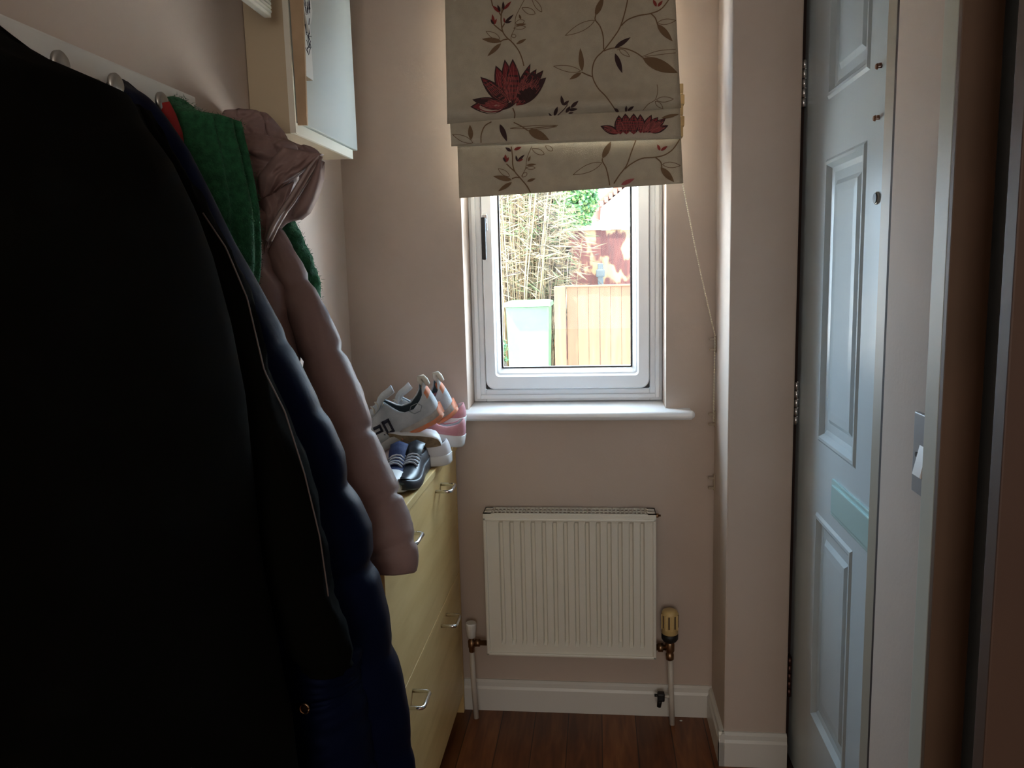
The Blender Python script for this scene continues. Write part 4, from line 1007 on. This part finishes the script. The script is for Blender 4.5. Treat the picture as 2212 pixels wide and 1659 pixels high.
for k in range(3000):
    px = random.triangular(1015, 1292, 1120); py = random.uniform(350, 640)
    if px > 1210 and not (455 < py < 640): continue
    if px > 1240 and random.random() < .6: continue
    dep = random.uniform(8.6, 9.8); p = at(px, py, 1, dep)
    L_ = random.uniform(.08, .28); an = random.uniform(-.9, .35) if py > 430 else random.uniform(-1.2, 1.4)
    q = p+Vector((math.cos(an)*L_*random.choice((1, 1, -1)), random.uniform(-.05, .05), math.sin(an)*L_))
    blade(bml, p, q, random.uniform(.003, .008), random.choices((0, 1, 2, 3), (3, 4, 3.2 if py < 520 else 1.2, 1))[0])
lv_ = obj('leaves', bml, M_st, bc_, recalc=False); lv_['kind'] = 'stuff'
def leafblob(name, label, cat, cx, cy, dep, rx, rz, n, cols, size, par_trunk=True):
    t = thing(name, label, cat, (at(cx, cy, 1, dep).x, dep, GZ)); c = at(cx, cy, 1, dep); k_ = dep/FPX; bm = bmesh.new()
    for i in range(n):
        d = Vector((random.gauss(0, 1), random.gauss(0, 1), random.gauss(0, 1))).normalized()*random.uniform(.35, 1)**.5
        p = c+Vector((d.x*rx*k_, d.y*rx*k_*.7, d.z*rz*k_)); p += Vector((noise.noise(p*2.5), 0, noise.noise(p*2.5+Vector((5, 5, 5)))))*.25*rx*k_
        q = p+Vector((random.uniform(-1, 1), random.uniform(-1, 1), random.uniform(-1, .6))).normalized()*size
        blade(bm, p, q, size*.32, random.randrange(len(cols)))
    o = obj('foliage', bm, cols, t, recalc=False); o['kind'] = 'stuff'
    bm = bmesh.new(); bm_tube(bm, [(c.x, dep, GZ), (c.x+.05, dep, c.z*.5), (c.x, dep, c.z)], [.10, .07, .04], 8); obj('trunk', bm, M_st[3], t)
    return t
G1 = [mat('bright_leaf', (.035, .12, .02), .6), mat('mid_leaf', (.015, .065, .018), .6), mat('yellow_leaf', (.11, .18, .04), .6)]
leafblob('leafy_tree', 'bright green leafy tree rising behind the red fence', 'tree', 1240, 440, 12.5, 50, 58, 3800, G1, .085)
leafblob('shrub', 'green shrub behind the bamboo at the top left of the window', 'shrub', 1155, 432, 11.2, 60, 50, 2200, [G1[2], G1[0], M_st[1]], .08)
D1 = [mat('dark_gap_backing', (.018, .014, .008), .9), mat('dark_olive_gap_backing', (.03, .035, .012), .9), M_st[0]]
th_ = leafblob('bamboo_backing', 'undergrowth', 'shrub', 1130, 590, 9.5, 95, 215, 5200, D1, .10)  # dark foliage backing added behind the bamboo to darken its gaps
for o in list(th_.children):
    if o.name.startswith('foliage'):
        o.name = 'undergrowth'; o.parent = bc_; o.matrix_parent_inverse = bc_.matrix_basis.inverted()  # added dark backing that darkens the bamboo gaps
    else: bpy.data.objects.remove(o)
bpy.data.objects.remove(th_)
leafblob('shrub', 'low green weeds left of the bin', 'shrub', 1078, 765, 7.5, 16, 45, 600, [G1[1], M_st[2]], .05)
# neighbour's house
hs = thing('neighbour_house', 'white rendered house gable with red roof edge at the top right of the window', 'house', (2, 18, GZ))
M_ren = mat('white_render', (.72, .70, .68), .9); M_tile = mat('red_roof_tile', (.16, .045, .028), .8)
r0, r1 = at(1288, 448, 1, 18), at(1352, 393, 1, 18); sl_ = (r1.z-r0.z)/(r1.x-r0.x)
bm = bmesh.new(); xr = r0.x+4.2
bm_prism(bm, [Vector(p) for p in ((r0.x+.1, 18, GZ), (xr*2-r0.x, 18, GZ), (xr*2-r0.x, 18, r0.z-.1), (xr, 18, r0.z+sl_*(xr-r0.x)-.1), (r0.x+.1, 18, r0.z-.02))], (0, 6, 0)); obj('wall', bm, M_ren, hs)
bm = bmesh.new()
for k in range(46):
    x = r0.x-.12+k*.1; z = r0.z+sl_*(x-r0.x); bm_box(bm, (x, 17.86, z-.05), (x+.085, 18.1, z+.06), .01)
bm_prism(bm, [Vector(p) for p in ((r0.x-.3, 17.9, r0.z-sl_*.3), (xr, 17.9, r0.z+sl_*(xr-r0.x)), (xr, 17.9, r0.z+sl_*(xr-r0.x)+.10), (r0.x-.3, 17.9, r0.z-sl_*.3+.10))], (0, 6.3, 0))
obj('roof', bm, M_tile, hs)
# no tree dapples the red fence; its sun patches are in its colour
